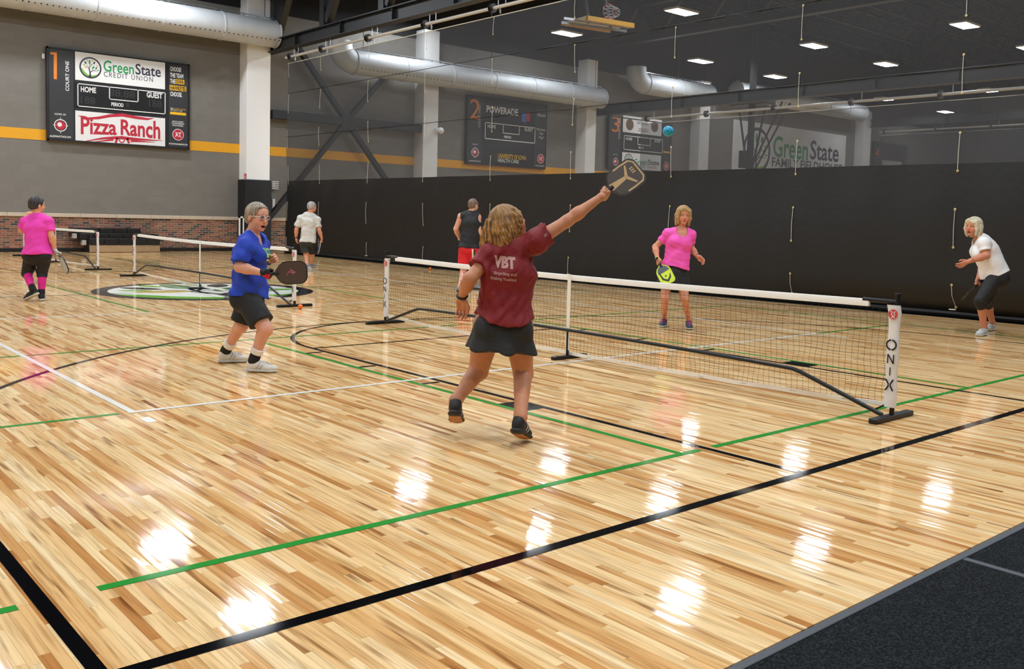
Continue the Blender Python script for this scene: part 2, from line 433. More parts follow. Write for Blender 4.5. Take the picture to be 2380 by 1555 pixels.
# ---- walls
def blockwork(parent, name, m_list, x0, x1, z0, z1, bl, bh, joint, proud, face_y, pick, jit=0.0):
    """running-bond pieces on a wall that faces -y; `pick` of those largest in view are objects, the rest one part"""
    cells = []; r = 0; z = z0
    while z+bh*.5 < z1:
        x = x0-(bl/2 if r % 2 else 0)
        while x < x1:
            a, b = max(x, x0)+joint/2, min(x+bl, x1)-joint/2
            if b-a > .03: cells.append((a, b, z+joint/2, min(z+bh, z1)-joint/2))
            x += bl
        z += bh; r += 1
    def score(c):
        px, py, d = prj(((c[0]+c[1])/2, face_y, (c[2]+c[3])/2))
        return (1/d) if 0 <= px <= 2380 and 0 <= py <= 1555 and px < 672 else 0
    od = sorted(range(len(cells)), key=lambda i: -score(cells[i])); near = set([i for i in od[:pick] if score(cells[i]) > 0])
    cache = {}; st = MB(); bid = []
    for i, (a, b, c, d) in enumerate(cells):
        pr = proud+random.uniform(-jit, jit); rv = random.random()
        if i in near:
            k = (round(b-a, 3), round(d-c, 3))
            if k not in cache:
                mm = MB(); mm.cbox(0, k[0], 0, .03, 0, k[1], min(.003, joint/2.5)); cache[k] = mm.mesh(name, m_list[0])
            o = bpy.data.objects.new(name, cache[k]); COL.objects.link(o); o.parent = parent; o.location = (a, face_y-pr, c)
        else:
            y0, y1 = face_y-pr, face_y+.01; e = min(.003, joint/2.5)
            st.add([(a, y1, c), (b, y1, c), (b, y1, d), (a, y1, d), (a+e, y0, c+e), (b-e, y0, c+e), (b-e, y0, d-e), (a+e, y0, d-e)],
                   [(4, 5, 6, 7), (0, 1, 5, 4), (1, 2, 6, 5), (2, 3, 7, 6), (3, 0, 4, 7)]); bid += [rv]*8
    o = st.build(name+'_field', m_list[1], parent, kind='stuff')
    at = o.data.attributes.new('pid', 'FLOAT', 'POINT'); at.data.foreach_set('value', bid)
def tone_mat(name, tones, per_object, rough=.8, nscale=30, amt=.18, bump=.2):
    m = bpy.data.materials.new(name); m.use_nodes = True; nt = m.node_tree; N = nt.nodes; L = nt.links; b = N['Principled BSDF']
    if per_object: src = N.new('ShaderNodeObjectInfo').outputs['Random']
    else:
        a = N.new('ShaderNodeAttribute'); a.attribute_name = 'pid'; src = a.outputs['Fac']
    cr = N.new('ShaderNodeValToRGB'); cr.color_ramp.interpolation = 'CONSTANT'; e = cr.color_ramp.elements; L.new(src, cr.inputs[0])
    K = len(tones); e[0].position = 0; e[0].color = lin(tones[0]); e[1].position = (K-1)/K; e[1].color = lin(tones[-1])
    for i in range(1, K-1): q = e.new(i/K); q.color = lin(tones[i])
    g = N.new('ShaderNodeNewGeometry'); n = N.new('ShaderNodeTexNoise'); n.inputs['Scale'].default_value = nscale; n.inputs['Detail'].default_value = 2
    L.new(g.outputs['Position'], n.inputs['Vector'])
    mr = N.new('ShaderNodeMapRange'); mr.inputs['To Min'].default_value = 1-amt; mr.inputs['To Max'].default_value = 1+amt; L.new(n.outputs['Fac'], mr.inputs['Value'])
    mx = N.new('ShaderNodeMix'); mx.data_type = 'RGBA'; mx.blend_type = 'MULTIPLY'; mx.inputs['Factor'].default_value = 1
    L.new(cr.outputs[0], mx.inputs['A']); L.new(mr.outputs[0], mx.inputs['B']); L.new(mx.outputs['Result'], b.inputs['Base Color'])
    b.inputs['Roughness'].default_value = rough
    bp = N.new('ShaderNodeBump'); bp.inputs['Strength'].default_value = bump; bp.inputs['Distance'].default_value = .004
    L.new(n.outputs['Fac'], bp.inputs['Height']); L.new(bp.outputs['Normal'], b.inputs['Normal'])
    return m
BR = [(146, 90, 72), (126, 82, 66), (142, 108, 84), (84, 76, 72), (154, 98, 78), (120, 88, 70), (66, 63, 63), (144, 104, 82), (164, 116, 90), (130, 78, 66)]
M_br_o, M_br_s = tone_mat('brick', BR, True), tone_mat('bricks', BR, False)
BL = [(126, 122, 115), (124, 120, 113), (128, 124, 117), (125, 121, 114)]
M_bl_o, M_bl_s = tone_mat('painted_block', BL, True, .6, 60, .06), tone_mat('painted_blocks', BL, False, .6, 60, .06)
M_mortar = mat('mortar', (188, 176, 158), .9, var=.1)
wall = MB().box(XL_, XR, WY+.02, WY+.3, 0, HZ).build('wall_back', M_grey, kind='structure')
BRZ0, BRZ1 = .11, 1.06
MB().box(XL_, 10.6, WY-.007, WY+.019, 0, 1.1).build('mortar_bed', M_mortar, wall)
MB().box(XL_, 36, WY-.0006, WY+.019, 1.1, 8.3).build('joint_bed', mat('joint_paint', (136, 132, 124), .7), wall)
blockwork(wall, 'brick', (M_br_o, M_br_s), -6.0, 10.4, BRZ0, BRZ1, .2127, .0677, .010, .012, WY, 300, .002)
_jx = PY(228, 540, WY)[0]; MB().box(_jx-.007, _jx+.007, WY-.0165, WY-.004, .11, 1.06).build('control_joint', M_mortar, wall)
M_stone = mat('cast_stone', (206, 190, 168), .7, var=.08, vscale=10, bump=.1)
x = -6.2; cs = {}
for k in range(18):
    L_ = (1.06, .98, 1.10)[k % 3]
    MB().cbox(x+.003, x+L_-.003, WY-.06, WY+.02, 1.06, 1.175, .008).build('cap_stone', M_stone, wall); x += L_
blockwork(wall, 'block', (M_bl_o, M_bl_s), -6.0, 36, 1.18, 8.3, .406, .203, .005, .0022, WY, 300, .0004)
MB().box(XL_, XR, WY-.03, WY+.02, 8.3, HZ).build('upper_cladding', M_deck, wall, label='black upper wall')
M_yel = mat('yellow_stripe_paint', (240, 172, 30), .6, var=.04)
for a, b in ((-6, 36),): MB().box(a, b, WY-.0105, WY-.002, 3.36, 3.68).build('painted_stripe', M_yel, wall, label='yellow stripe painted along the block wall')
base = MB().cbox(-6, 7.3, WY-.03, WY+.01, 0, .11, .006); base.cbox(8.5, 34, WY-.03, WY+.01, 0, .11, .006)
base.build('baseboard_back', M_blackp, kind='structure')
MB().box(XL_-.3, XL_, YB, WY+.3, 0, HZ).build('wall_left', M_grey, kind='structure')
MB().box(XR, XR+.3, YB, WY+.3, 0, HZ).build('wall_right', M_grey, kind='structure')
MB().box(XL_, XR, YB-.3, YB, 0, HZ).build('wall_front', M_grey, kind='structure')
ceil = MB().box(XL_, XR, YB, WY+.3, HZ, HZ+.2).build('ceiling', M_deck, kind='structure')
mb = MB()
for k in range(int((XR-XL_)/.3)): mb.box(XL_+k*.3, XL_+k*.3+.15, YB, WY, HZ-.06, HZ)
mb.build('deck_rib', M_deck, ceil, kind='stuff')
# open-web joists across the hall, black
def truss(a, b, depth, n, nm, chord=.09, web=.05):
    """chords from a to b (top), webs in zigzag, one structure"""
    a, b = np.asarray(a, float), np.asarray(b, float); dn = np.array([0, 0, -depth]); mb = MB()
    mb.bar(a, b, chord*1.6, chord); mb.bar(a+dn, b+dn, chord*1.6, chord)
    for i in range(n):
        p, q = a+(b-a)*i/n, a+(b-a)*(i+1)/n; m = (p+q)/2
        mb.bar(p, m+dn, web, web); mb.bar(m+dn, q, web, web)
    return mb.build(nm, M_steel, ceil)
for k, y in enumerate(np.arange(-10, 27, 2.6)): truss((XL_, y, HZ-.1), (XR, y, HZ-.1), .75, 60, 'roof_joist', .06, .035)
for x in (-8.2, 8.35, 24.7, 49.2):
    truss((x, YB, 9.0+1.9), (x, WY, 10.9), 1.55, 16, 'roof_truss', .22, .16)

# ---- columns with black pads
def column(xa, xb, yf, nm='column', padtop=2.46, top=8.6):
    c = empty(nm, ((xa+xb)/2, WY, 0), kind='structure')
    MB().cbox(xa, xb, yf, WY+.01, padtop, top, .01).build('shaft', M_white, c)
    MB().cbox(xa-.05, xb+.05, yf-.06, WY+.01, .0, padtop, .02).build('wall_pad', M_pad, c)
    return c
def colfit(back_l, front_l, front_r, yb=2.46):
    xa = PY(back_l, 400, WY)[0]
    lo, hi = WY-2.0, WY-.05
    for _ in range(40):
        md = (lo+hi)/2
        if PY(front_l, 400, md)[0] > xa: hi = md
        else: lo = md
    # nearer face sits further left in X for a given pixel
    return xa, PY(front_r, 400, md)[0], md
COLS = []
for bl, fl, frr in ((556, 573, 627), (961, 982, 1016), (1336, 1359, 1382), (1601, 1622, 1645), (1983, 2004, 2020)):
    xa, xb, yf = colfit(bl, fl, frr); COLS.append((xa, xb, yf)); print('COL', xa, xb, yf)
    column(xa, xb, yf)
# ---- high-bay lamps (the light of the hall)
M_diff = bpy.data.materials.new('lamp_diffuser'); M_diff.use_nodes = True
_b = M_diff.node_tree.nodes['Principled BSDF']; _b.inputs['Base Color'].default_value = (.9, .9, .9, 1)
_b.inputs['Emission Color'].default_value = lin((242, 248, 255)); _b.inputs['Emission Strength'].default_value = LAMP_POWER
def lamp(x, y, z=LAMP_Z):
    t = empty('high_bay_lamp', (x, y, z), label='white rectangular high-bay lamp hung from the black roof', cat='lamp', group='high-bay lamps under the roof')
    if not LAMP_PROTO:
        MB().cbox(-.62, .62, -.33, .33, 0, .09, .02).build('housing', M_white, t).matrix_parent_inverse.identity()
        MB().add([(-.58, -.29, -.006), (-.58, .29, -.006), (.58, .29, -.006), (.58, -.29, -.006)], [(0, 1, 2, 3)]).build('diffuser', M_diff, t).matrix_parent_inverse.identity()
        for s in (-.5, .5): MB().cyl((s, 0, .09), (s, 0, HZ-LAMP_Z+.02), .004, 5).build('hanger_wire', M_steel, t).matrix_parent_inverse.identity()
        LAMP_PROTO.append(t)
    else:
        for c in LAMP_PROTO[0].children:
            q = c.copy(); COL.objects.link(q); q.parent = t
    return t
LAMP_PROTO = []
LABELLED = {(20.0, 18.9): 'large bright high-bay lamp above the thrown blue ball', (20.0, 24.8): 'bright high-bay lamp just below the folded yellow-edged goal', (13.4, 24.8): 'high-bay lamp half hidden behind the beam over the curtain', (28.7, 12.7): 'bright high-bay lamp nearest the top right corner',
            (28.7, 24.8): 'small high-bay lamp right of the far short duct', (28.7, 18.9): 'high-bay lamp between the two cords at upper right', (34.8, 18.9): 'high-bay lamp above the far drive pole at right', (34.8, 24.8): 'small high-bay lamp above the wall banner'}
for x in (-11.0, -2.6, 3.7, 13.4, 20.0, 28.7, 34.8, 46.0, 54.0):
    for y in (24.8, 18.9, 12.7, 6.8, .8, -5.2):
        o = lamp(x, y+(.8 if (x, y) == (13.4, 24.8) else 0))
        if (x, y) in LABELLED: o['label'] = LABELLED[(x, y)]
        elif x < 8: o['label'] = 'high-bay lamp over the first court, seen only as a reflection in the floor'
        elif x > 40: o['label'] = 'tiny far high-bay lamp glowing under the dark roof'
        else: o['label'] = 'high-bay lamp over the courts beyond the curtain, near side'
# ================================================================== things: curtain line, ducts, boards
CX = 8.2
def curtain_x(y, z):
    t = max(0.0, min(1.0, (9-y)/7)); k = max(0.0, 1-z/.55)
    return CX + .50*t*t*(3-2*t)*k*k + .018*math.sin(y*2.1+.7)*min(1, (6.4-z)/2) + .012*math.sin(y*5.3+z*1.3) + .02*math.sin(z*2.2+y*.35)
M_vinyl = mat('black_vinyl', (15, 15, 15), .5, var=.25, vscale=1.6, bump=.35, bscale=9)
def mesh_fabric():
    m = bpy.data.materials.new('black_mesh_fabric'); m.use_nodes = True; nt = m.node_tree; N = nt.nodes; L = nt.links
    b = N['Principled BSDF']; b.inputs['Base Color'].default_value = lin((58, 59, 61)); b.inputs['Roughness'].default_value = .8
    tr = N.new('ShaderNodeBsdfTransparent'); mx = N.new('ShaderNodeMixShader')
    g = N.new('ShaderNodeNewGeometry'); n = N.new('ShaderNodeTexNoise'); n.inputs['Scale'].default_value = .9; n.inputs['Detail'].default_value = 3
    mp = N.new('ShaderNodeMapping'); mp.inputs['Scale'].default_value = (1, .35, 1.6); L.new(g.outputs['Position'], mp.inputs[0]); L.new(mp.outputs[0], n.inputs['Vector'])
    mr = N.new('ShaderNodeMapRange'); mr.inputs['To Min'].default_value = .52; mr.inputs['To Max'].default_value = .65; L.new(n.outputs['Fac'], mr.inputs['Value'])
    L.new(mr.outputs[0], mx.inputs[0]); L.new(tr.outputs[0], mx.inputs[1]); L.new(b.outputs[0], mx.inputs[2])
    L.new(mx.outputs[0], N['Material Output'].inputs[0]); return m
M_mesh = mesh_fabric()
M_rope = mat('pale_rope', (205, 200, 186), .7); M_gromm = mat('brass_ring', (200, 180, 120), .35, metal=.6)
M_pole = mat('pale_pole', (196, 190, 178), .4, metal=.2)
def sheet(y0, y1, z0, z1, ny, nz, fx):
    mb = MB(); v = []; f = []
    for j in range(nz+1):
        for i in range(ny+1):
            y = y0+(y1-y0)*i/ny; z = z0+(z1-z0)*j/nz; v.append((fx(y, z), y, z))
    for j in range(nz):
        for i in range(ny):
            a = j*(ny+1)+i; f.append((a, a+1, a+ny+2, a+ny+1))
    return mb.add(v, f)
CY0, CY1 = -9.0, 25.9
cur = empty('divider_curtain', (CX, 9, 0), label='black roll-up divider curtain with see-through mesh above a solid skirt', cat='curtain')
sheet(CY0, CY1, .02, 2.44, 150, 22, curtain_x).build('solid_skirt', M_vinyl, cur, True, label='solid black vinyl skirt')
sheet(CY0, CY1, 2.44, 6.33, 120, 20, curtain_x).build('mesh_panel', M_mesh, cur, True, label='see-through black mesh')
for z in (5.35, 3.9):
    MB().tube([(curtain_x(y, z)-.008, y, z) for y in np.linspace(CY0, CY1, 60)], .009, 5).build('seam', M_steel, cur)
MB().tube([(curtain_x(y, .05)-.02, y, .06) for y in np.linspace(CY0, CY1, 80)], .055, 8).build('bottom_hem', M_vinyl, cur, True)
mb = MB(); mb.add([(curtain_x(y, 0)-.02+(-.22 if k else .1), y, .004+.004*(k == 0)) for y in np.linspace(CY0, CY1, 60) for k in (0, 1)], [(2*i, 2*i+1, 2*i+3, 2*i+2) for i in range(59)])
mb.build('floor_flap', M_vinyl, cur)
MB().tube([(CX, y, 6.33+.03*abs(math.sin((y-3.6)/2.87*PI))*0+.005) for y in np.linspace(CY0, CY1, 60)], .012, 6).build('top_rope', M_rope, cur)
CORDS = [3.61+2.87*k for k in range(-4, 8)]+[25.8]
for y in CORDS:
    for za, zb in ((.18, .537), (1.13, 1.725), (2.325, 2.915), (3.525, 4.11), (4.705, 5.30), (5.9, 6.3)):
        xa = lambda z: curtain_x(y, z)-.012
        c = MB().tube([(xa(za), y, za), (xa((za+zb)/2)-.006, y+.004, (za+zb)/2), (xa(zb), y, zb)], .0055, 5).build('lift_cord', M_rope, cur)
        for z in (za, zb): MB().lathe([(.012, 0), (.022, .004), (.012, .008)], (xa(z)+.006, y, z), (-1, 0, 0), 8).build('grommet', M_gromm, c)
    MB().tube([(CX-.03+.045*math.cos(a), y-.06+.05*math.sin(a), .16) for a in np.linspace(0, 2*PI, 13)[:-1]], .007, 5, closed=True).build('pull_ring', M_rope, cur)
# the pole, its pulleys and hooks hang from the beam
pole = empty('curtain_pole', (CX, 9, 6.55), label='long pale drive pole with black drums under the beam above the curtain', cat='pole')
MB().cyl((CX, CY0, 6.55), (CX, 26.05, 6.55), .045, 12).build('tube', M_pole, pole, True)
for y in [3.68+2.87*k for k in range(-4, 7)]+[23.6, 25.7]:
    MB().lathe([(.05, -.05), (.115, -.05), (.115, -.035), (.06, -.03), (.06, .03), (.115, .035), (.115, .05), (.05, .05)], (CX, y, 6.55), (0, 1, 0), 16).build('drum', M_blackp, pole, True)
    for dy in (-.22, -.5):
        MB().cyl((CX, y+dy, 6.6), (CX, y+dy, 6.86), .009, 5).build('hanger_rod', M_silver, pole)
    m = MB(); m.tube([(CX, y-.3, 6.5), (CX-.02, y-.31, 6.44), (CX+.01, y-.3, 6.38)], .018, 6); m.ball((CX, y-.3, 6.44), .028, 8, 6); m.build('hook', M_silver, pole)
    MB().cyl((CX-.03, y, 6.47), (CX-.02, y, 6.36), .006, 5).build('strap', M_blackp, pole)
def ibeam(x, y0, y1, z0, z1, fw, nm='roof_beam'):
    b = empty(nm, (x, (y0+y1)/2, z0), kind='structure')
    MB().box(x-fw/2, x+fw/2, y0, y1, z0, z0+.035).build('lower_flange', M_steel, b); MB().box(x-fw/2, x+fw/2, y0, y1, z1-.035, z1).build('upper_flange', M_steel, b)
    MB().box(x-.015, x+.015, y0, y1, z0+.03, z1-.03).build('web', M_steel, b)
    for y in np.arange(y0+.8, y1, 2.87): MB().box(x-fw/2+.02, x+fw/2-.02, y-.01, y+.01, z0+.03, z1-.03).build('stiffener', M_steel, b)
    return b
ibeam(CX+.02, -10, 27.55, 6.82, 7.24, .30)
# truss webs standing on the beam near the wall
mb_t = empty('roof_truss_frame', (CX+.02, 20, 7.24), kind='structure')
for k, y in enumerate((27.0, 23.6, 20.2, 16.8, 13.4, 10.0, 6.6)):
    MB().box(CX-.12, CX+.16, y-.28, y, 7.24, 9.4).build('truss_post', M_steel, mb_t)
    MB().bar((CX+.02, y-.3, 7.35), (CX+.02, y-1.5, 9.3), .22, .26).build('truss_web', M_steel, mb_t)
# curtains two and three, seen through the mesh
for (x, zt, y1, lb) in ((24.5, 5.85, 24.6, 'second divider curtain seen through the mesh of the first'), (48.9, 7.3, 26.5, 'farthest divider curtain behind the wall banner')):
    c2 = empty('divider_curtain', (x, 9, 0), label=lb, cat='curtain')
    sheet(CY0, y1, .02, 2.44, 40, 3, lambda y, z: x+.03*math.sin(y*2)).build('solid_skirt', M_vinyl, c2, True)
    sheet(CY0, y1, 2.44, zt-.22, 40, 3, lambda y, z: x+.03*math.sin(y*2)).build('mesh_panel', M_mesh, c2, True)
    MB().tube([(x, CY0, zt-.22), (x, y1, zt-.22)], .014, 5).build('top_rope', M_rope, c2)
    p2 = empty('curtain_pole', (x, 9, zt), label='pale drive pole of the '+('second' if x < 30 else 'farthest')+' divider curtain', cat='pole')
    MB().cyl((x, CY0, zt), (x, y1, zt), .05, 8).build('tube', M_pole, p2)
    for y in np.arange(y1-.3, CY0, -3.2):
        MB().lathe([(.05, -.05), (.14, -.05), (.14, .05), (.05, .05)], (x, y, zt), (0, 1, 0), 12).build('drum', M_blackp, p2)
        MB().cyl((x, y-.4, zt), (x, y-.4, zt+.35), .012, 5).build('hanger_rod', M_silver, p2)
    ibeam(x+.02, -10, 27.5, zt+.32, zt+.80, .34)

# ---- air ducts
def duct(xa, xb, yc, zc, r, lab, elbow=None):
    d = empty('air_duct', ((xa+xb)/2, yc, zc), label=lab, cat='duct')
    n = max(2, int((xb-xa)/1.9)); xs = np.linspace(xa, xb, n+1)
    for i in range(n): MB().cyl((xs[i], yc, zc), (xs[i+1], yc, zc), r, 28).build('duct_section', M_galv, d, True)
    for i in range(0, n+1): MB().lathe([(r-.01, -.03), (r+.02, -.02), (r+.02, .02), (r-.01, .03)], (xs[i], yc, zc), (1, 0, 0), 28).build('joint_band', M_galv, d, True)
    a = -.62
    m = MB()
    for x in np.arange(xa, xb, .16): m.ball((x, yc-(r+.001)*math.cos(a), zc+(r+.001)*math.sin(a)), .022, 6, 4)
    m.build('air_hole', M_blackp, d, kind='stuff')
    m = MB(); m.box(xa, xb, yc-.03, yc+.03, zc+r+.05, zc+r+.08)
    for x in np.arange(xa, xb, .5): m.box(x-.02, x+.02, yc-.02, yc+.02, zc+r-.02, zc+r+.06)
    m.build('hanging_rail', M_silver, d)
    for x in (xa+.4, (xa+xb)/2, xb-.4): MB().cyl((x, yc, zc+r+.07), (x, yc, HZ+.01), .012, 6).build('hanger_rod', M_steel, d)
    if elbow:
        P = [(elbow[0]+elbow[3]*(1-math.cos(t)) if 0 else xa-elbow[0]*math.sin(t), yc, zc+elbow[0]*(1-math.cos(t))) for t in np.linspace(0, PI/2, 8)]
        P.append((P[-1][0], yc, P[-1][2]+elbow[1])); MB().tube(P, r*.98, 24).build('elbow', M_galv, d, True)
    return d
duct(-5.5, 8.15, 26.72, 7.40, .45, 'silver round air duct above the first scoreboard')
duct(11.2, 24.1, 26.72, 6.86, .44, 'silver round air duct behind the mesh with an upturned end', elbow=(.55, .12))
duct(27.0, 31.9, 26.72, 7.85, .48, 'short silver duct run above the third scoreboard', elbow=(.6, .1))
duct(34.2, 47.0, 26.72, 8.3, .48, 'far silver duct above the wall banner')
# ---- wall bracing between the first two columns
br = empty('wall_brace', (11.3, 27.3, 0), label='black steel cross bracing bolted between the first two columns', cat='brace')
BY = 27.28
MB().cbox(8.3, COLS[1][0]+.1, BY-.1, BY+.12, 4.62, 4.92, .01).build('rail', M_steel, br)
MB().cbox(11.05, 11.5, BY-.12, BY-.1, 4.45, 5.05, .01).build('gusset_plate', M_steel, br)
for e in ((8.1, 1.0), (14.5, 1.0), (9.1, 7.4), (13.6, 7.4)):
    MB().bar((11.28, BY, 4.77), (e[0], BY, e[1]), .16, .2, (0, 1, 0)).build('diagonal', M_steel, br)

# ---- scoreboards
M_bd = mat('board_black', (30, 31, 33), .5, var=.08, vscale=2); M_bd2 = mat('board_charcoal', (52, 53, 56), .5, var=.08)
M_sg = mat('sign_white', (240, 240, 238), .4, var=.02); M_or = mat('board_orange', (240, 138, 40), .5); M_ink = mat('board_white_print', (236, 236, 232), .5, var=.02)
M_yl = mat('board_yellow', (242, 190, 40), .5); M_rd = mat('sign_red', (196, 40, 62), .5); M_dim = mat('unlit_digit', (54, 58, 56), .5)
M_grn = mat('sign_green', (34, 158, 92), .5); M_nvy = mat('sign_navy', (52, 50, 70), .5); M_lim = mat('sign_lime', (126, 188, 68), .5); M_gld = mat('sign_gold', (226, 190, 92), .5)
M_blu = mat('board_blue', (60, 120, 200), .5); M_brn = mat('sign_brown', (112, 84, 62), .6, var=.3, vscale=8)
EM = [M_nvy, M_lim, M_sg, M_grn, M_gld]
class Board:
    """parts laid on a wall board by their place in the photo"""
    def __init__(s, root, yp): s.root = root; s.y = yp; s.fr = frame((0, yp, 0), (1, 0, 0), (0, 0, 1))
    def at(s, x, y): p = PY(x, y, s.y); return p[0], p[2]
    def text(s, nm, t, x, y, w, h, m, z=.006, **k):
        a, b = s.at(x, y); w_ = s.at(x+w/2, y)[0]-s.at(x-w/2, y)[0]; h_ = s.at(x, y-h/2)[1]-s.at(x, y+h/2)[1]
        if k.pop('vert', 0):
            fr = frame((a, s.y, b), (0, 0, 1), (-1, 0, 0)); mb = MB(); put_text(mb, t, fr, 0, 0, h_, w_, z, **k)
        else:
            mb = MB(); put_text(mb, t, s.fr, a, b, w_, h_, z, **k)
        return mb.build(nm, m, s.root)
    def panel(s, nm, x0, x1, ym, h, m, z=0, t=.004):
        a, b0 = s.at(x0, ym); c, b1 = s.at(x1, ym); xm = (x0+x1)/2
        zt, zb = s.at(xm, ym-h/2)[1], s.at(xm, ym+h/2)[1]
        return MB().rect(a, c, zb, zt, s.fr, z, t).build(nm, m, s.root), (a, c, zb, zt)
def score_outline(B, a, c, zb, zt, m, wd=.03):
    mb = MB(); z = .008; F_ = B.fr
    mb.rect(a, c, zt-wd, zt, F_, z); mb.rect(a, c, zb, zb+wd, F_, z); mb.rect(a, a+wd, zb, zt, F_, z); mb.rect(c-wd, c, zb, zt, F_, z)
    q0, q1 = a+(c-a)*.345, a+(c-a)*.68; zm = zb+(zt-zb)*.43
    mb.rect(q0, q0+wd, zm, zt, F_, z); mb.rect(q1-wd, q1, zm, zt, F_, z); mb.rect(q0, q1, zm, zm+wd, F_, z)
    return mb.build('score_outline', m, B.root)
def target_logo(B, x, y, rpx):
    a, b = B.at(x, y); R = B.at(x+rpx, y)[0]-a; mb = MB()
    mb.use(M_ink).ring(a, b, R*.72, R*.84, B.fr, .006); mb.use(M_rd).disc(a, b, R*.60, B.fr, .006)
    mb.use(M_ink).disc(a-R*.12, b+R*.1, R*.3, B.fr, .009, n=20)
    for t in range(4): mb.rect(a+R*.8*math.cos(t*PI/2)-(.03*R if t % 2 else .2*R), a+R*.8*math.cos(t*PI/2)+(.03*R if t % 2 else .2*R), b+R*.9*math.sin(t*PI/2)-(.2*R if t % 2 else .03*R), b+R*.9*math.sin(t*PI/2)+(.2*R if t % 2 else .03*R), B.fr, .007)
    return mb.build('target_emblem', None, B.root)
def at_logo(B, x, y, rpx):
    a, b = B.at(x, y); R = B.at(x+rpx, y)[0]-a; mb = MB()
    mb.use(M_ink).disc(a, b, R, B.fr, .006); mb.use(M_rd).disc(a, b, R*.9, B.fr, .009)
    mb.use(M_ink).ring(a-R*.9, b, R*.55, R*.62, B.fr, .010, a0=-.9, a1=.9, n=16).ring(a+R*.9, b, R*.55, R*.62, B.fr, .010, a0=PI-.9, a1=PI+.9, n=16)
    put_text(mb, 'AT', B.fr, a, b, R*1.05, R*.8, .015, bold=.03); return mb.build('ball_emblem', None, B.root)
def scoreboard(n, word, px, lab):
    x0, x1, yt0, yt1, yb0, yb1 = px; yp = WY-.16
    (a, zt0), (c, zt1) = PY(x0, yt0, yp)[[0, 2]], PY(x1, yt1, yp)[[0, 2]]
    zb0, zb1 = PY(x0, yb0, yp)[2], PY(x1, yb1, yp)[2]; zt, zb = (zt0+zt1)/2, (zb0+zb1)/2
    r = empty('scoreboard', ((a+c)/2, WY, zb), label=lab, cat='scoreboard')
    MB().cbox(a, c, yp+.012, WY-.012, zb, zt, .01).build('cabinet', M_bd, r)
    for q in ((a, c, zt-.05, zt), (a, c, zb, zb+.05), (a, a+.05, zb, zt), (c-.05, c, zb, zt)): MB().box(q[0], q[1], yp-.012, yp+.014, q[2], q[3]).build('frame_bar', M_bd, r)
    B = Board(r, yp); W = c-a; Hh = zt-zb
    MB().box(a+.06, a+W*.172, yp, yp+.012, zb+.06, zt-.06).build('side_panel', M_bd2, r); MB().box(a+W*.842, c-.06, yp, yp+.012, zb+.06, zt-.06).build('side_panel', M_bd2, r)
    return r, B, (a, c, zb, zt)
# first board (crop scale of the photo: 5.76 px per px from (90, 90))
r1, B1, ext = scoreboard(1, 'ONE', (108, 441, 109, 148, 328, 346), 'large black court one scoreboard with two white sponsor signs')
q = lambda u, v: (90+u/5.76, 90+v/5.76); s_ = 1/5.76
def T1(t, u, v, w, h, m, nm='lettering', **k): return B1.text(nm, t, *q(u, v), w*s_, h*s_, m, **k)
mb = MB(); zq = lambda u, v: B1.at(*q(u, v))
mb.poly([zq(200, 180), zq(243, 185), zq(243, 545), zq(200, 540)], B1.fr, .004).poly([zq(155, 180), zq(200, 180), zq(200, 214), zq(155, 208)], B1.fr, .004); mb.build('court_number', M_or, r1)
T1('COURT ONE', 381, 500, 50, 400, M_ink, vert=1, bold=.02)
T1('HOME OF', 288, 1012, 150, 26, M_ink, bold=.015, spacing=1.15); T1('ALLIOWAATTACK.COM', 288, 1310, 285, 26, M_ink, bold=.03)
target_logo(B1, *q(292, 1160), 104*s_)
B1.panel('sign_panel', *[90+u*s_ for u in (487, 1690)], 90+425*s_, 378*s_, M_sg)
a_, b_ = B1.at(*q(692, 390)); R_ = B1.at(*q(692+147, 390))[0]-a_
mb = MB(); emblem(mb, B1.fr, R_, a_, b_, EM, .005, .0015); mb.build('tree_emblem', None, r1)
T1('Green', 1072, 385, 408, 150, M_grn, bold=.014); T1('State', 1465, 425, 340, 145, M_nvy, bold=.014)
T1('CREDIT UNION', 1205, 510, 655, 68, M_nvy, spacing=1.25)
_, e = B1.panel('score_panel', *[90+u*s_ for u in (480, 1705)], 90+805*s_, 325*s_, M_blackp)
score_outline(B1, e[0]+.08, e[1]-.02, e[2]+.02, e[3]-.03, M_ink, .028)
T1('HOME', 665, 683, 205, 76, M_ink, bold=.03); T1('GUEST', 1550, 758, 210, 76, M_ink, bold=.03); T1('PERIOD', 1053, 883, 163, 50, M_ink, bold=.03)
T1('188', 660, 825, 190, 95, M_dim, 'unlit_digits'); T1('188', 1560, 870, 170, 95, M_dim, 'unlit_digits'); T1('88:88', 1115, 735, 345, 92, M_dim, 'unlit_digits'); T1('8', 1190, 890, 34, 55, M_dim, 'unlit_digits')
_, e = B1.panel('sign_panel', *[90+u*s_ for u in (490, 1692)], 90+1207*s_, 388*s_, M_sg)
zc = lambda u, v: B1.at(*q(u, v))
def warp(x, z):   # letters grow towards the two ends
    cx, cz = zc(1095, 1190); k = ((x-cx)/(zc(1640, 1190)[0]-cx)); return x, cz+(z-cz)*(1+.22*k*k)
for t, u, w in (('Pizza', 805, 480), ('Ranch', 1365, 530)):
    mb = MB(); A = zc(u, 1190+(u-1095)*.06); w_ = (zc(u+w/2, 1190)[0]-zc(u-w/2, 1190)[0]); h_ = zc(u, 1080)[1]-zc(u, 1290)[1]
    put_text(mb, t, B1.fr, A[0], A[1], w_, h_, .007, bold=.024, warp=warp); mb.build('lettering', M_rd, r1)
mb = MB()
mb.stroke([zc(525, 1030), zc(660, 1068), zc(800, 1060), zc(960, 1030), zc(1120, 1020), zc(1300, 1055), zc(1450, 1075), zc(1540, 1065)], [.01, .06, .08, .09, .10, .09, .07, .01], B1.fr, .007)
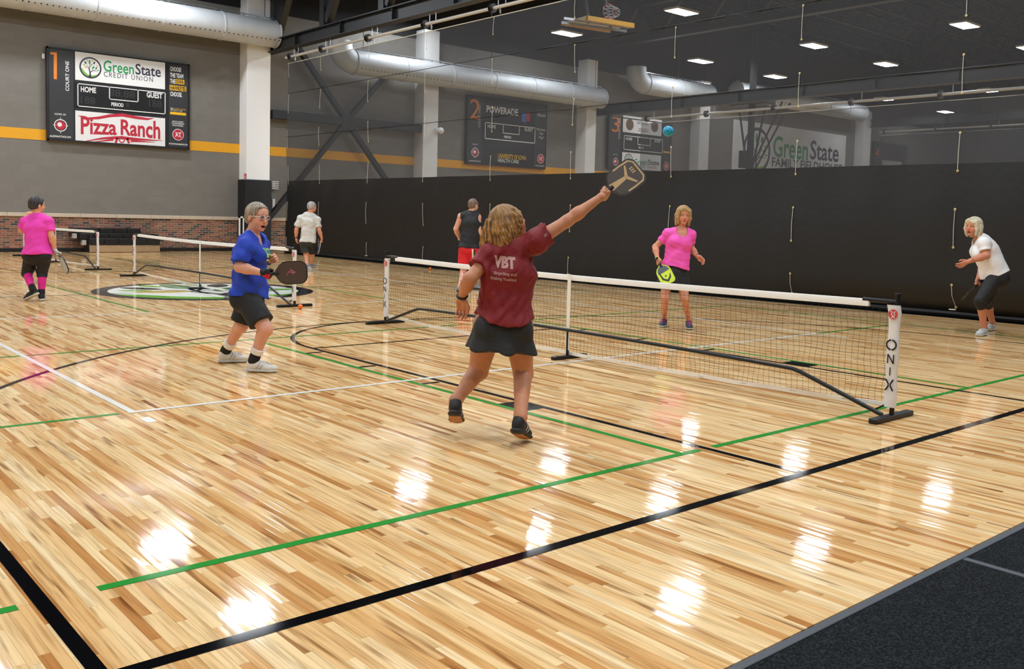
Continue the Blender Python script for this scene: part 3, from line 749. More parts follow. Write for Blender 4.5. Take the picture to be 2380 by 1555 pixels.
mb.stroke([zc(600, 1375), zc(850, 1335), zc(1000, 1325), zc(1110, 1325), zc(1300, 1345), zc(1650, 1365)], [.01, .06, .08, .10, .08, .01], B1.fr, .007)
mb.stroke([zc(1050, 1330), zc(1030, 1395)], .07, B1.fr, .007); mb.stroke([zc(1180, 1335), zc(1210, 1400)], .07, B1.fr, .007)
mb.stroke([zc(700, 1385), zc(1000, 1352)], [.01, .06], B1.fr, .007); mb.stroke([zc(1230, 1370), zc(1560, 1385)], [.06, .01], B1.fr, .007)
ctr = zc(1112, 1355); R_ = .095
mb.ring(ctr[0], ctr[1], R_*.7, R_, B1.fr, .008, a0=-PI*.35+PI*.0, a1=PI*1.35, n=30) if 0 else mb.ring(ctr[0], ctr[1], R_*.65, R_, B1.fr, .008, a0=PI*.72, a1=PI*2.28, n=30)
mb.build('scroll_print', M_rd, r1)
for t, u, v, w in (('CHOOSE', 1833, 410, 148), ('THE TEAM', 1847, 495, 178), ('THE', 1793, 570, 68), ('CHOOSE.', 1840, 745, 160)): T1(t, u, v, w, 60, M_ink, bold=.03)
B1.panel('highlight', *[90+u*s_ for u in (1832, 1948)], 90+578*s_, 62*s_, M_yl, z=.004); B1.panel('highlight', *[90+u*s_ for u in (1752, 1974)], 90+664*s_, 66*s_, M_yl, z=.004)
T1('IOWA', 1890, 578, 100, 52, M_bd, z=.012, bold=.03); T1('HAWKEYES', 1863, 664, 205, 55, M_bd, z=.012, bold=.03)
B1.panel('yellow_strip', *[90+u*s_ for u in (1757, 1970)], 90+1003*s_, 36*s_, M_yl, z=.004)
T1('UNIVERSITY OF IOWA', 1885, 945, 165, 18, M_yl); T1('HEALTH CARE', 1862, 965, 120, 18, M_ink); T1('IIII', 1780, 942, 32, 40, M_ink)
for t, v in (('EXCLUSIVE', 1112), ('TOURNAMENT', 1138), ('PROVIDER', 1165)): T1(t, 1863, v, 145 if v != 1138 else 175, 18, M_ink, bold=.02)
at_logo(B1, *q(1865, 1285), 76*s_); T1('ATTACKTOURNAMENTS.COM', 1865, 1412, 250, 20, M_ink, bold=.03)
MB().cbox(ext[0]-.10, ext[0]-.02, WY-.07, WY-.008, 5.78, 5.93, .01).build('junction_box', M_white, label='small white junction box beside the first scoreboard', cat='junction box')
# second board (crop scale 7.405 from (1070, 200))
r2, B2, ext = scoreboard(2, 'TWO', (1087, 1272, 225, 240, 383, 392), 'dark court two scoreboard behind the mesh with an orange 2')
q2 = lambda u, v: (1070+u/7.405, 200+v/7.405); s2 = 1/7.405
def T2(t, u, v, w, h, m, nm='lettering', **k): return B2.text(nm, t, *q2(u, v), w*s2, h*s2, m, **k)
T2('2', 255, 395, 175, 340, M_or, 'court_number'); T2('COURT TWO', 328, 520, 36, 380, M_ink, vert=1)
T2('HOME OF', 252, 1003, 105, 22, M_ink); target_logo(B2, *q2(252, 1142), 74*s2); T2('ALLIOWAATTACK.COM', 247, 1290, 200, 20, M_ink, bold=.03)
T2('POWERADE', 725, 425, 545, 118, M_ink, bold=.025)
B2.panel('blue_badge', *[1070+u*s2 for u in (1055, 1130)], 200+545*s2, 150*s2, M_blu, z=.004); B2.panel('red_badge', *[1070+u*s2 for u in (1132, 1195)], 200+535*s2, 145*s2, M_rd, z=.004)
a0, z0 = B2.at(*q2(420, 770)); a1, _ = B2.at(*q2(1285, 840)); zt = B2.at(*q2(850, 665))[1]; zb = B2.at(*q2(850, 950))[1]
score_outline(B2, a0, a1, zb, zt, M_ink, .035)
T2('HOME', 540, 697, 140, 60, M_ink, bold=.02); T2('GUEST', 1175, 752, 150, 60, M_ink, bold=.02); T2('PERIOD', 812, 880, 122, 45, M_ink, bold=.03)
T2('UNIVERSITY OF IOWA', 892, 1220, 485, 80, M_yl, bold=.008); T2('HEALTH CARE', 826, 1290, 360, 62, M_ink, bold=.008); T2('IIII', 580, 1228, 100, 120, M_dim, bold=.02)
T2('Almond', 1395, 500, 150, 60, M_ink, shear=.3); T2('Moments', 1385, 748, 155, 45, M_ink, shear=.3); T2('That', 1390, 818, 70, 45, M_ink, shear=.3); T2('Pop!', 1392, 892, 85, 60, M_ink, shear=.3)
for v in (1080, 1108, 1135): T2('TOURNAMENT', 1383, v, 120, 16, M_dim)
at_logo(B2, *q2(1380, 1252), 58*s2); T2('ATTACKTOURNAMENTS.COM', 1375, 1375, 180, 16, M_ink, bold=.03)
# third board (crop scale 8.64 from (1400, 240))
r3, B3, ext = scoreboard(3, 'THREE', (1416, 1562, 272, 284, 392, 402), 'court three scoreboard far behind the mesh with two pale signs')
q3 = lambda u, v: (1400+u/8.64, 240+v/8.64); s3 = 1/8.64
def T3(t, u, v, w, h, m, nm='lettering', **k): return B3.text(nm, t, *q3(u, v), w*s3, h*s3, m, **k)
T3('3', 270, 420, 150, 320, M_or, 'court_number'); T3('COURT THREE', 345, 500, 34, 440, M_ink, vert=1)
B3.panel('sign_panel', *[1400+u*s3 for u in (412, 1192)], 240+455*s3, 330*s3, M_sg)
for u, v in ((550, 430), (1050, 470)):
    a_, b_ = B3.at(*q3(u, v)); mb = MB(); mb.disc(a_, b_, .27, B3.fr, .006, n=24); mb.build('round_badge', M_brn, r3)
T3('CATERING', 800, 400, 210, 60, M_bd, bold=.02); B3.panel('small_print', *[1400+u*s3 for u in (725, 900)], 240+520*s3, 12*s3, M_brn, z=.004); B3.panel('small_print', *[1400+u*s3 for u in (710, 920)], 240+562*s3, 12*s3, M_brn, z=.004)
a0, _ = B3.at(*q3(428, 800)); a1, _ = B3.at(*q3(1208, 850)); zt = B3.at(*q3(815, 682))[1]; zb = B3.at(*q3(815, 970))[1]
score_outline(B3, a0, a1, zb, zt, M_ink, .035)
T3('HOME', 535, 715, 130, 60, M_ink, bold=.02); T3('GUEST', 1110, 760, 135, 60, M_ink, bold=.02); T3('PERIOD', 780, 895, 110, 40, M_ink, bold=.02)
B3.panel('sign_panel', *[1400+u*s3 for u in (392, 1175)], 240+1180*s3, 330*s3, M_sg)
a_, b_ = B3.at(*q3(525, 1140)); R_ = B3.at(*q3(525+85, 1140))[0]-a_
mb = MB(); emblem(mb, B3.fr, R_, a_, b_, EM, .005, .0015); mb.build('tree_emblem', None, r3)
T3('Green', 770, 1180, 265, 110, M_grn, bold=.014); T3('State', 1025, 1190, 220, 105, M_nvy, bold=.014); T3('CREDIT UNION', 880, 1280, 400, 55, M_nvy, spacing=1.2)
target_logo(B3, *q3(265, 1175), 60*s3); at_logo(B3, *q3(1283, 1262), 54*s3); B3.panel('yellow_strip', *[1400+u*s3 for u in (1222, 1358)], 240+985*s3, 36*s3, M_yl, z=.004)
T3('HOME OF', 265, 1030, 90, 18, M_ink)
# banner on the far stretch of wall (crop scale 3.38 from (1680, 0))
yb_ = WY-.06; bn = empty('wall_banner', (41, WY, 4), label='big white sponsor banner with a tree emblem far down the wall', cat='banner')
B4 = Board(bn, yb_); q4 = lambda u, v: (1680+u/3.38, v/3.38)
a0, zt = B4.at(*q4(85, 960)); a1, _ = B4.at(*q4(970, 1080)); zt = 6.98
MB().cbox(a0, a1, yb_+.0, WY-.012, 3.2, zt, .01).build('board', M_sg, bn)
a_, b_ = B4.at(*q4(268, 1170)); R_ = B4.at(*q4(268+105, 1170))[0]-a_
mb = MB(); emblem(mb, B4.fr, R_, a_, b_-.1, EM, .004, .003); mb.build('tree_emblem', None, bn)
for t, u, v, w, h, m in (('Green', 535, 1165, 275, 165, M_grn), ('State', 800, 1190, 225, 150, M_nvy), ('FAMILY FIELDHOUSE', 672, 1300, 550, 70, M_nvy)):
    B4.text('lettering', t, *q4(u, v), w/3.38, h/3.38, m, z=.012, bold=.016)
# fourth board, hardly readable in the dark
r4, B5, ext = scoreboard(4, 'FOUR', (2032, 2110, 330, 337, 392, 395), 'dim scoreboard at the far end behind the mesh')
B5.text('court_number', '4', 2040, 355, 9, 22, M_or); B5.panel('sign_panel', 2050, 2095, 381, 14, M_sg)
# ================================================================== things on and by the wall, nets, mats, balls
# bleacher
M_tan = mat('tan_panel', (176, 148, 112), .6, var=.1, vscale=3, stretch=(1, 1, 8)); M_seat = mat('black_seat', (28, 28, 30), .35, var=.1)
bl = empty('bleacher', (3.2, 27.2, 0), label='closed three-row black bleacher with tan front panel against the brick wall', cat='bleacher')
for k, (xa, xb, za, zb, yf) in enumerate(((2.2, 4.34, .22, .43, 26.98), (1.97, 4.10, .40, .58, 27.16), (1.78, 3.86, .56, .74, 27.34))):
    W = (xb-xa)/5
    for i in range(5): MB().cbox(xa+i*W+.003, xa+(i+1)*W-.003, yf, yf+.36, za, zb, .012).build('seat_module', M_seat, bl)
    MB().cbox(xa, xb, yf+.05, yf+.3, max(.02, za-.08), za+.01, .005).build('seat_rail', M_steel, bl)
MB().cbox(2.2, 4.34, 26.99, 27.03, .01, .24, .006).build('front_panel', M_tan, bl)
for x in (2.24, 4.28): MB().cbox(x-.03, x+.03, 27.02, 27.62, .01, .56, .005).build('end_frame', M_steel, bl)
for x, z, y in ((2.08, .20, 27.1), (1.86, .40, 27.28)): MB().cbox(x-.06, x+.06, y, y+.2, z+.02, z+.17, .01).build('end_bracket', mat('bracket_grey', (196, 192, 184), .6), bl)
# small things on the first column and the wall
xa, xb, yf = COLS[0]
g = empty('column_sign', (xa+.1, yf, 2.5), label='tiny red fire sign on the white column', cat='sign')
fx = frame((xa-.002, 0, 0), (0, -1, 0), (0, 0, 1))
mb = MB(); mb.use(M_rd).rect(-yf-.62+.44, -yf-.44+.44, 2.49, 2.66, frame((xa-.001, -.0, 0), (0, -1, 0), (0, 0, 1)), 0, .004); mb.build('plate', None, g)
mb = MB(); mb.use(M_ink).rect(-yf-.13, -yf-.05, 2.52, 2.57, frame((xa-.006, 0, 0), (0, -1, 0), (0, 0, 1)), 0, .002).rect(-yf-.105, -yf-.075, 2.55, 2.64, frame((xa-.006, 0, 0), (0, -1, 0), (0, 0, 1)), 0, .002); mb.build('pictogram', None, g)
cb = empty('extinguisher_cabinet', (xa+.1, yf-.07, 1.1), label='narrow white framed extinguisher cabinet on the black column pad', cat='cabinet'); MB().box(xa-.02, xa+.08, yf-.0586, yf-.03, .6, 1.1).build('mounting_plate', M_blackp, cb)
p0, p1 = PY(555, 503, yf-.07), PY(566, 545, yf-.07)
MB().box(p0[0]+.03, p1[0]-.03, yf-.085, yf-.0585, .55, p0[2]-.04).build('dark_glass', M_blackp, cb)
for q_ in ((p0[0], p1[0], p0[2]-.05, p0[2]), (p0[0], p1[0], .5, .55), (p0[0], p0[0]+.04, .5, p0[2]), (p1[0]-.04, p1[0], .5, p0[2])): MB().box(q_[0], q_[1], yf-.11, yf-.0585, q_[2], q_[3]).build('frame_bar', M_white, cb)
p0 = PY(635, 480, WY-.05); MB().cbox(p0[0]-.05, p0[0]+.05, WY-.10, WY-.012, p0[2]-.33, p0[2]+.27, .01).build('wall_box', M_white, label='tall white box on the grey wall right of the first column', cat='box')
p0 = PY(637, 431, WY-.1)
lv = empty('wall_louvre', (p0[0], WY, p0[2]), label='small white slatted louvre on the wall right of the first column', cat='louvre')
MB().cbox(p0[0]-.07, p0[0]+.03, WY-.12, WY-.012, p0[2]-.1, p0[2]+.1, .01).build('back_box', M_white, lv)
for k in range(5): MB().cbox(p0[0]-.13, p0[0]+.13, WY-.2, WY-.1, p0[2]-.13+k*.062, p0[2]-.105+k*.062, .004).build('slat', M_white, lv)
xc, xd, yg = COLS[1]; p0 = PY(1012, 303, yg-.1)
sc_ = empty('security_camera', (p0[0], yg, p0[2]), label='white security camera on the second column behind the mesh', cat='camera')
MB().cbox(xd-.15, xd-.03, yg-.12, yg-.012, p0[2]-.06, p0[2]+.1, .01).build('bracket', M_white, sc_); MB().ball((xd-.0, yg-.18, p0[2]), .13, 14, 9).build('dome', M_white, sc_, True)
# folded basketball goals hanging from the roof
M_gy = mat('yellow_pad', (236, 176, 40), .5); M_rim = mat('red_rim', (190, 50, 36), .45)
bg = empty('basketball_goal', (12.8, 15.5, 7), label='folded-up basketball goal with yellow edge padding behind the mesh', cat='basketball goal')
A, Bq = G(1364, 42, 7.0), G(1472, 60, 7.0)
MB().bar(A, Bq, .10, .13).build('edge_padding', M_gy, bg); dX = (Bq-A)/np.linalg.norm(Bq-A); dN = np.array([-dX[1], dX[0], 0])
MB().bar(A+dN*1.1-dX*.1, Bq+dN*1.1, .05, .06).build('edge_padding', M_gy, bg)
MB().obox((A+Bq)/2+dN*.55+np.array([0, 0, .05]), dX*.86, dN*.53, (0, 0, .012)).build('backboard', M_sg, bg)
C0, C1 = G(1310, 45, 7.0), G(1462, 66, 7.0)
for k in (0, 1): MB().bar(C0+(0, 0, .03-.09*k)+dN*(.12*k), C1+(0, 0, .03-.09*k)+dN*.12*k, .05, .07).build('frame_rail', M_silver, bg)
ctr = G(1416, 28, 7.35)
MB().tube([ctr+dX*.23*math.cos(t)*.9+np.array([0, 0, .23*math.sin(t)]) for t in np.linspace(0, 2*PI, 20)[:-1]], .016, 6, closed=True).build('rim', M_rim, bg, True)
MB().cbox(ctr[0]-.08, ctr[0]+.08, ctr[1]-.05, ctr[1]+.05, 7.05, 7.2, .01).build('rim_mount', M_rim, bg)
mb = MB()
for t in np.linspace(0, 2*PI, 12)[:-1]:
    p = ctr+dX*.22*math.cos(t)+np.array([0, 0, .22*math.sin(t)]); q_ = ctr-dN*.35+dX*.12*math.cos(t+.5)+np.array([0, 0, .12*math.sin(t+.5)-.06]); mb.cyl(p, q_, .008, 4)
    q_ = ctr-dN*.35+dX*.12*math.cos(t-.5)+np.array([0, 0, .12*math.sin(t-.5)-.06]); mb.cyl(p, q_, .008, 4)
mb.build('rim_net', M_ink, bg, kind='stuff')
for s in (-.4, .4): MB().bar((A+Bq)/2+dX*s+dN*.5, (A+Bq)/2+dX*s+dN*1.6+np.array([0, 0, 4.0]), .08, .08).build('hanger_arm', M_steel, bg)
gm = empty('basketball_goal', (30, 20, 5), label='folded black basketball goal mast in front of the far banner', cat='basketball goal')
m0 = PX(1746, 300, 30.0); zt_ = PX(1746, 232, 30.0)[2]; zb_ = PX(1746, 385, 30.0)[2]
MB().bar((30, m0[1], zb_-.4), (30, m0[1], HZ+.01), .22, .22, (0, 1, 0)).build('mast', M_steel, gm)
for dy in (-.7, .7): MB().bar((30, m0[1]+dy, zt_-.4), (30, m0[1]+dy*.2, zb_-.2), .07, .07, (0, 1, 0)).build('stay', M_steel, gm)
MB().bar((30, m0[1]-1.6, zt_-.2), (30, m0[1]-.1, zb_-.1), .06, .06, (0, 1, 0)).build('stay', M_steel, gm); MB().bar((30, m0[1]-2.0, zt_-.3), (30, m0[1]-.3, zb_-.2), .06, .06, (0, 1, 0)).build('stay', M_steel, gm)
MB().cbox(29.6, 30.4, m0[1]-1.0, m0[1]+1.0, zt_-.25, zt_+.05, .03).build('cross_frame', M_steel, gm)
MB().cbox(29.8, 30.2, m0[1]+.05, m0[1]+.5, zb_-.1, zb_+.7, .02).build('counterweight', M_steel, gm)

# ---- portable nets
M_cord = mat('net_cord', (18, 20, 24), .6); M_tape = mat('net_tape', (238, 234, 224), .6, var=.03, bump=.1); M_slv = mat('sleeve_vinyl', (226, 224, 222), .5, var=.04, vscale=8, bump=.15, bscale=14)
M_logo = mat('logo_red', (214, 66, 66), .5); M_fr = mat('black_frame_tube', (26, 27, 29), .35, metal=.3)
HL = 3.43
def netz(y): return .855+.03*(abs(y)/HL)**1.6
def build_net(lab):
    t = empty('pickleball_net', (0, 0, 0), label=lab, cat='sports net', group='portable nets down the court')
    for s in (-1, 1):
        f = MB(); f.cbox(-.285, .285, s*HL-.032, s*HL+.032, .0, .038, .006); f.build('foot', M_fr, t)
        p = MB().cyl((0, s*HL, .03), (0, s*HL, .93), .018, 12).build('post', M_fr, t, True)
        MB().cyl((0, s*HL, .925), (0, s*HL, .94), .022, 12).build('post_cap', M_blackp, p)
        MB().cyl((0, s*HL, .875), (0, s*(HL-.27), .876), .017, 10).build('arm', M_fr, p, True)
        MB().bar((0, s*(HL-.02), .12), (-.03, s*(HL-.14), .045), .012, .012).build('gusset', M_fr, p)
        # sleeve: flattened tube round post
        sl = MB(); n = 24; rings = []
        for k in range(14):
            z = .09+(.852-.09)*k/13; w0 = .045+.004*math.sin(k*1.1); rings.append([(.024*math.copysign(abs(math.sin(q))**.8, math.sin(q))+.003*math.sin(k*.9+q), s*(HL-.016)+w0*math.cos(q)-s*.012*(k == 13), z) for q in np.linspace(0, 2*PI, n, endpoint=False)])
        v = [q for rg in rings for q in rg]; fs = [(i*n+k, i*n+(k+1) % n, (i+1)*n+(k+1) % n, (i+1)*n+k) for i in range(13) for k in range(n)]
        sl.add(v, fs); so = sl.build('sleeve', M_slv, t, True)
        fr = frame((-.029, s*(HL-.016), 0), (0, -1, 0), (0, 0, 1)); mb = MB()
        z = .60
        for ch, h, w in (('O', .085, .062), ('N', .068, .045), ('I', .062, .009), ('X', .085, .058)):
            if ch == 'O':
                mb.ring(0, z-h/2, .030, .042, fr, 0, .001, a0=.1+PI/2, a1=PI*1.5-.1, n=16).ring(0, z-h/2, .030, .042, fr, 0, .001, a0=-PI/2+.1, a1=PI/2-.1, n=16)
            elif ch == 'N':
                mb.stroke([(-w/2, z-h), (-w/2, z)], .009, fr); mb.stroke([(w/2, z-h), (w/2, z)], .009, fr); mb.stroke([(-w/2, z), (w/2, z-h)], .010, fr)
            elif ch == 'I': mb.stroke([(0, z-h), (0, z)], .008, fr)
            else:
                for q in (-1, 1): mb.stroke([(q*w/2, z), (q*.008, z-h*.4), (q*.008, z-h*.6), (q*w/2, z-h)], [.013, .011, .011, .013], fr)
            z -= h+.028
        mb.build('lettering', M_blackp, so)
        mb = MB(); mb.use(M_logo).disc(0, .785, .036, fr, 0, .001, n=28)
        mb.use(M_slv).stroke([(-.02, .81), (-.005, .80), (-.012, .785), (.0, .772), (-.01, .757)], .007, fr, .002, .001).stroke([(.018, .808), (.006, .795), (.014, .782), (.004, .765), (.016, .757)], .007, fr, .002, .001)
        mb.build('red_logo', None, so)
    # bent frame tube and the centre leg
    P = [(-.045, -HL+.05, .03), (-.045, -HL+.74, .25), (-.045, -HL+.82, .268)]+[(-.045, y, .27+.025*(1-(y/2.6)**2)) for y in np.linspace(-2.5, 2.5, 9)]+[(-.045, HL-.82, .268), (-.045, HL-.74, .25), (-.045, HL-.05, .03)]
    MB().tube(P, .017, 10).build('frame_tube', M_fr, t, True)
    MB().cyl((-.03, 0, .03), (-.03, 0, .30), .015, 10).build('centre_leg', M_fr, t, True); MB().cbox(-.235, .235, -.03, .03, 0, .035, .006).build('foot', M_fr, t)
    MB().cbox(-.036, -.028, -.024, .024, .085, .86, .002).build('centre_strap', M_tape, t)
    # tape, bottom band, cords
    ys = np.linspace(-(HL-.22), HL-.22, 41); mb = MB(); pr = [(-.012, -.056), (.012, -.056), (.014, -.01), (.006, 0), (-.006, 0), (-.014, -.01)]
    v = [(a, y, netz(y)+b) for y in ys for a, b in pr]; n = 6
    f = [(i*n+k, (i+1)*n+k, (i+1)*n+(k+1) % n, i*n+(k+1) % n) for i in range(40) for k in range(n)]+[tuple(range(n)), tuple(40*n+k for k in range(n-1, -1, -1))]
    mb.add(v, f).build('top_tape', M_tape, t, True)
    bz = lambda y: .108-.055*(1-(y/HL)**2)**.8
    ys = np.linspace(-(HL-.06), HL-.06, 41); mb = MB(); v = [(a, y, bz(y)+b+.004*math.sin(y*7)) for y in ys for a, b in ((-.006, -.016), (.006, -.016), (.006, .016), (-.006, .016))]
    f = [(i*4+k, (i+1)*4+k, (i+1)*4+(k+1) % 4, i*4+(k+1) % 4) for i in range(40) for k in range(4)]; mb.add(v, f).build('bottom_band', M_tape, t, True)
    mb = MB(); NY = 132; NZ = 16; Yc = np.linspace(-(HL-.03), HL-.03, NY+1)
    pt = lambda i, j: (.006*math.sin(i*.7+j*1.3), Yc[i]+.006*math.sin(j*.8+i*.31), bz(Yc[i])+(netz(Yc[i])-.055-bz(Yc[i]))*j/NZ+.004*math.sin(i*.5+j*.9))
    def cord(P, r):
        v = [(p[0]+r*math.cos(a), p[1]+(r*math.sin(a) if ax else 0), p[2]+(0 if ax else r*math.sin(a))) for p in P for a in (0, 2.094, 4.189)]
        mb.add(v, [(i*3+k, i*3+(k+1) % 3, i*3+3+(k+1) % 3, i*3+3+k) for i in range(len(P)-1) for k in range(3)])
    ax = 1
    for i in range(NY+1): cord([pt(i, j) for j in range(NZ+1)], .0013)
    ax = 0
    for j in range(NZ+1): cord([pt(i, j) for i in range(NY+1)], .0013 if j < NZ else .004)
    mb.build('netting', M_cord, t, kind='stuff')
    return t
net1 = build_net('nearest portable net, standing behind the player in dark red')
NETS = [((.09, 3.84), 1.0, None), ((.06, 13.19), 1.017, 'middle portable net, set across the round floor emblem'), ((-.03, 21.99), .945, 'farthest portable net, in front of the bleacher')]
for k, ((x, y), sc, lb) in enumerate(NETS):
    o = net1 if k == 0 else copy_tree(net1)
    o.location = (x, y, .0015); o.scale = (1, sc, 1)
    if lb: o['label'] = lb

# ---- rubber mat at the near side
def mat_rubber():
    m = bpy.data.materials.new('speckled_rubber'); m.use_nodes = True; nt = m.node_tree; N = nt.nodes; L = nt.links; b = N['Principled BSDF']
    tc = N.new('ShaderNodeTexCoord'); n = N.new('ShaderNodeTexNoise'); n.inputs['Scale'].default_value = 110; n.inputs['Detail'].default_value = 4; n.inputs['Roughness'].default_value = .7
    L.new(tc.outputs['Object'], n.inputs['Vector']); cr = N.new('ShaderNodeValToRGB'); e = cr.color_ramp.elements
    e[0].position = .44; e[0].color = lin((14, 15, 16)); e[1].position = .62; e[1].color = lin((46, 49, 50)); L.new(n.outputs['Fac'], cr.inputs[0]); L.new(cr.outputs[0], b.inputs['Base Color'])
    bp = N.new('ShaderNodeBump'); bp.inputs['Strength'].default_value = .5; bp.inputs['Distance'].default_value = .004; L.new(n.outputs['Fac'], bp.inputs['Height']); L.new(bp.outputs['Normal'], b.inputs['Normal'])
    b.inputs['Roughness'].default_value = .9; b.inputs['Specular IOR Level'].default_value = .08; return m
M_rub = mat_rubber(); M_edge = mat('grey_edging', (66, 71, 76), .5, var=.05)
mt = empty('rubber_mat', (0, -1.5, 0), label='black speckled rubber matting along the near edge of the court', cat='mat')
for a, b in ((XL_+.05, -2.470), (-2.430, 7.6)): MB().cbox(a, b, YB+.05, -1.215, -.011, .006, .002).build('mat_tile', M_rub, mt)
MB().cbox(XL_+.05, 7.6, -1.213, -1.178, -.011, .008, .002).build('edge_strip', M_edge, mt); MB().cbox(-2.468, -2.432, YB+.05, -1.215, -.011, .0085, .002).build('seam_strip', M_edge, mt)
# ---- balls
def holed_ball(c, r, m, lab, nm='pickleball'):
    t = empty(nm, (c[0], c[1], c[2]-r), label=lab, cat='ball')
    MB().ball(c, r, 20, 13).build('shell', m, t, True)
    mh = MB(); N = 26
    for i in range(N):
        z = 1-2*(i+.5)/N; a = i*2.39996; d = np.array([math.sqrt(1-z*z)*math.cos(a), math.sqrt(1-z*z)*math.sin(a), z])
        mh.lathe([(r*.13, -r*.04), (r*.12, r*.012)], np.asarray(c)+d*r*.985, d, 8)
    mh.build('hole', M_blackp if 'blue' not in lab else M_hole, t, kind='stuff')
M_hole = mat('deep_blue', (10, 90, 120), .5); M_ob = mat('orange_plastic', (250, 120, 30), .4); M_bb = mat('blue_plastic', (30, 165, 205), .4)
b0 = G(698, 719); holed_ball((b0[0], b0[1]+.0, .038), .037, M_ob, 'orange ball resting at the foot of the middle net')
b1 = G(1000, 628); holed_ball((b1[0], b1[1], .038), .037, M_ob, 'small orange ball on the floor far off by the curtain')
bp_ = PD(1553, 305, G(1213, 1022), .9); holed_ball(bp_, .040, M_bb, 'blue ball in flight above the raised paddle')
# ================================================================== people: smooth implicit bodies turned into meshes
def nrm(v): v = np.asarray(v, float); return v/(np.linalg.norm(v)+1e-12)
def _bb(pts, r):
    p = np.array(pts, float); return p.min(0)-r, p.max(0)+r
def seg(a, b, ra, rb=None, flat=0, k=None, sub=0):
    a, b = np.asarray(a, float), np.asarray(b, float); rb = ra if rb is None else rb; d = b-a; L2 = d@d+1e-12; ax = d/math.sqrt(L2)
    def f(P):
        w = P-a; t = np.clip((w@d)/L2, 0, 1); q = w-t[..., None]*d
        r = np.sqrt((q*q).sum(-1))-(ra+(rb-ra)*t)
        if flat: r = np.maximum(r, (P-b)@ax)
        return r
    return f, _bb([a, b], max(ra, rb)), k, sub
def eseg(a, b, side, ra, rb, flat=0, k=None, sub=0):
    a, b = np.asarray(a, float), np.asarray(b, float); d = b-a; L = np.linalg.norm(d)+1e-9; ax = d/L
    s = nrm(np.asarray(side)-(np.asarray(side)@ax)*ax); fr = np.cross(ax, s)
    def f(P):
        w = P-a; t = np.clip((w@ax)/L, 0, 1); q = w-(t*L)[..., None]*ax
        rx = ra[0]+(rb[0]-ra[0])*t; ry = ra[1]+(rb[1]-ra[1])*t; mn = np.minimum(rx, ry)
        r = (np.sqrt(((q@s)/rx)**2+((q@fr)/ry)**2+((q@ax)/mn)**2)-1)*mn
        if flat & 1: r = np.maximum(r, (P-b)@ax)
        if flat & 2: r = np.maximum(r, -((P-a)@ax))
        return r
    return f, _bb([a, b], max(*ra, *rb)), k, sub
def ell(c, axes, rad, k=None, sub=0):
    c = np.asarray(c, float); A = np.array([nrm(q) for q in axes]); rad = np.asarray(rad, float)
    def f(P):
        q = (P-c)@A.T; k0 = np.sqrt(((q/rad)**2).sum(-1)); k1 = np.sqrt(((q/rad**2)**2).sum(-1))+1e-9
        return k0*(k0-1)/k1
    return f, _bb([c], max(rad)), k, sub
def plane(p, n, k=.004):
    p, n = np.asarray(p, float), nrm(n); return (lambda P: (P-p)@n), None, k, 2
def nets(D, org, h):
    S = D < 0; nx, ny, nz = D.shape
    c = [S[i:nx-1+i, j:ny-1+j, k:nz-1+k] for i in (0, 1) for j in (0, 1) for k in (0, 1)]
    any_ = np.logical_or.reduce(c); all_ = np.logical_and.reduce(c); act = any_ & ~all_
    idx = np.argwhere(act); vid = -np.ones(act.shape, np.int64); vid[act] = np.arange(len(idx))
    pos = np.zeros((len(idx), 3)); cnt = np.zeros(len(idx)); I, J, K = idx.T
    off = [(i, j, k) for i in (0, 1) for j in (0, 1) for k in (0, 1)]
    for u in range(8):
        for v in range(u+1, 8):
            a, b = off[u], off[v]
            if sum(abs(a[q]-b[q]) for q in range(3)) != 1: continue
            da = D[I+a[0], J+a[1], K+a[2]]; db = D[I+b[0], J+b[1], K+b[2]]; m = (da < 0) != (db < 0)
            t = np.where(m, da/(da-db+1e-20), 0)
            pos += np.where(m[:, None], np.array(a)+t[:, None]*(np.array(b)-np.array(a)), 0); cnt += m
    V = org+h*(idx+pos/np.maximum(cnt, 1)[:, None]); F = []
    for ax in range(3):
        sl0 = [slice(None)]*3; sl1 = [slice(None)]*3; sl0[ax] = slice(0, -1); sl1[ax] = slice(1, None)
        a, b = S[tuple(sl0)], S[tuple(sl1)]; e = np.argwhere(a != b); o1, o2 = [(1, 2), (2, 0), (0, 1)][ax]
        ok = (e[:, o1] > 0) & (e[:, o2] > 0) & (e[:, o1] < D.shape[o1]-1) & (e[:, o2] < D.shape[o2]-1); e = e[ok]
        ins = a[tuple(e.T)]; q = []
        for d1, d2 in ((0, 0), (-1, 0), (-1, -1), (0, -1)):
            g = e.copy(); g[:, o1] += d1; g[:, o2] += d2; q.append(vid[tuple(g.T)])
        q = np.stack(q, 1); q[ins] = q[ins][:, ::-1]; F.append(q)
    F = np.concatenate(F); F = F[(F >= 0).all(1)]; return V, F[:, ::-1]
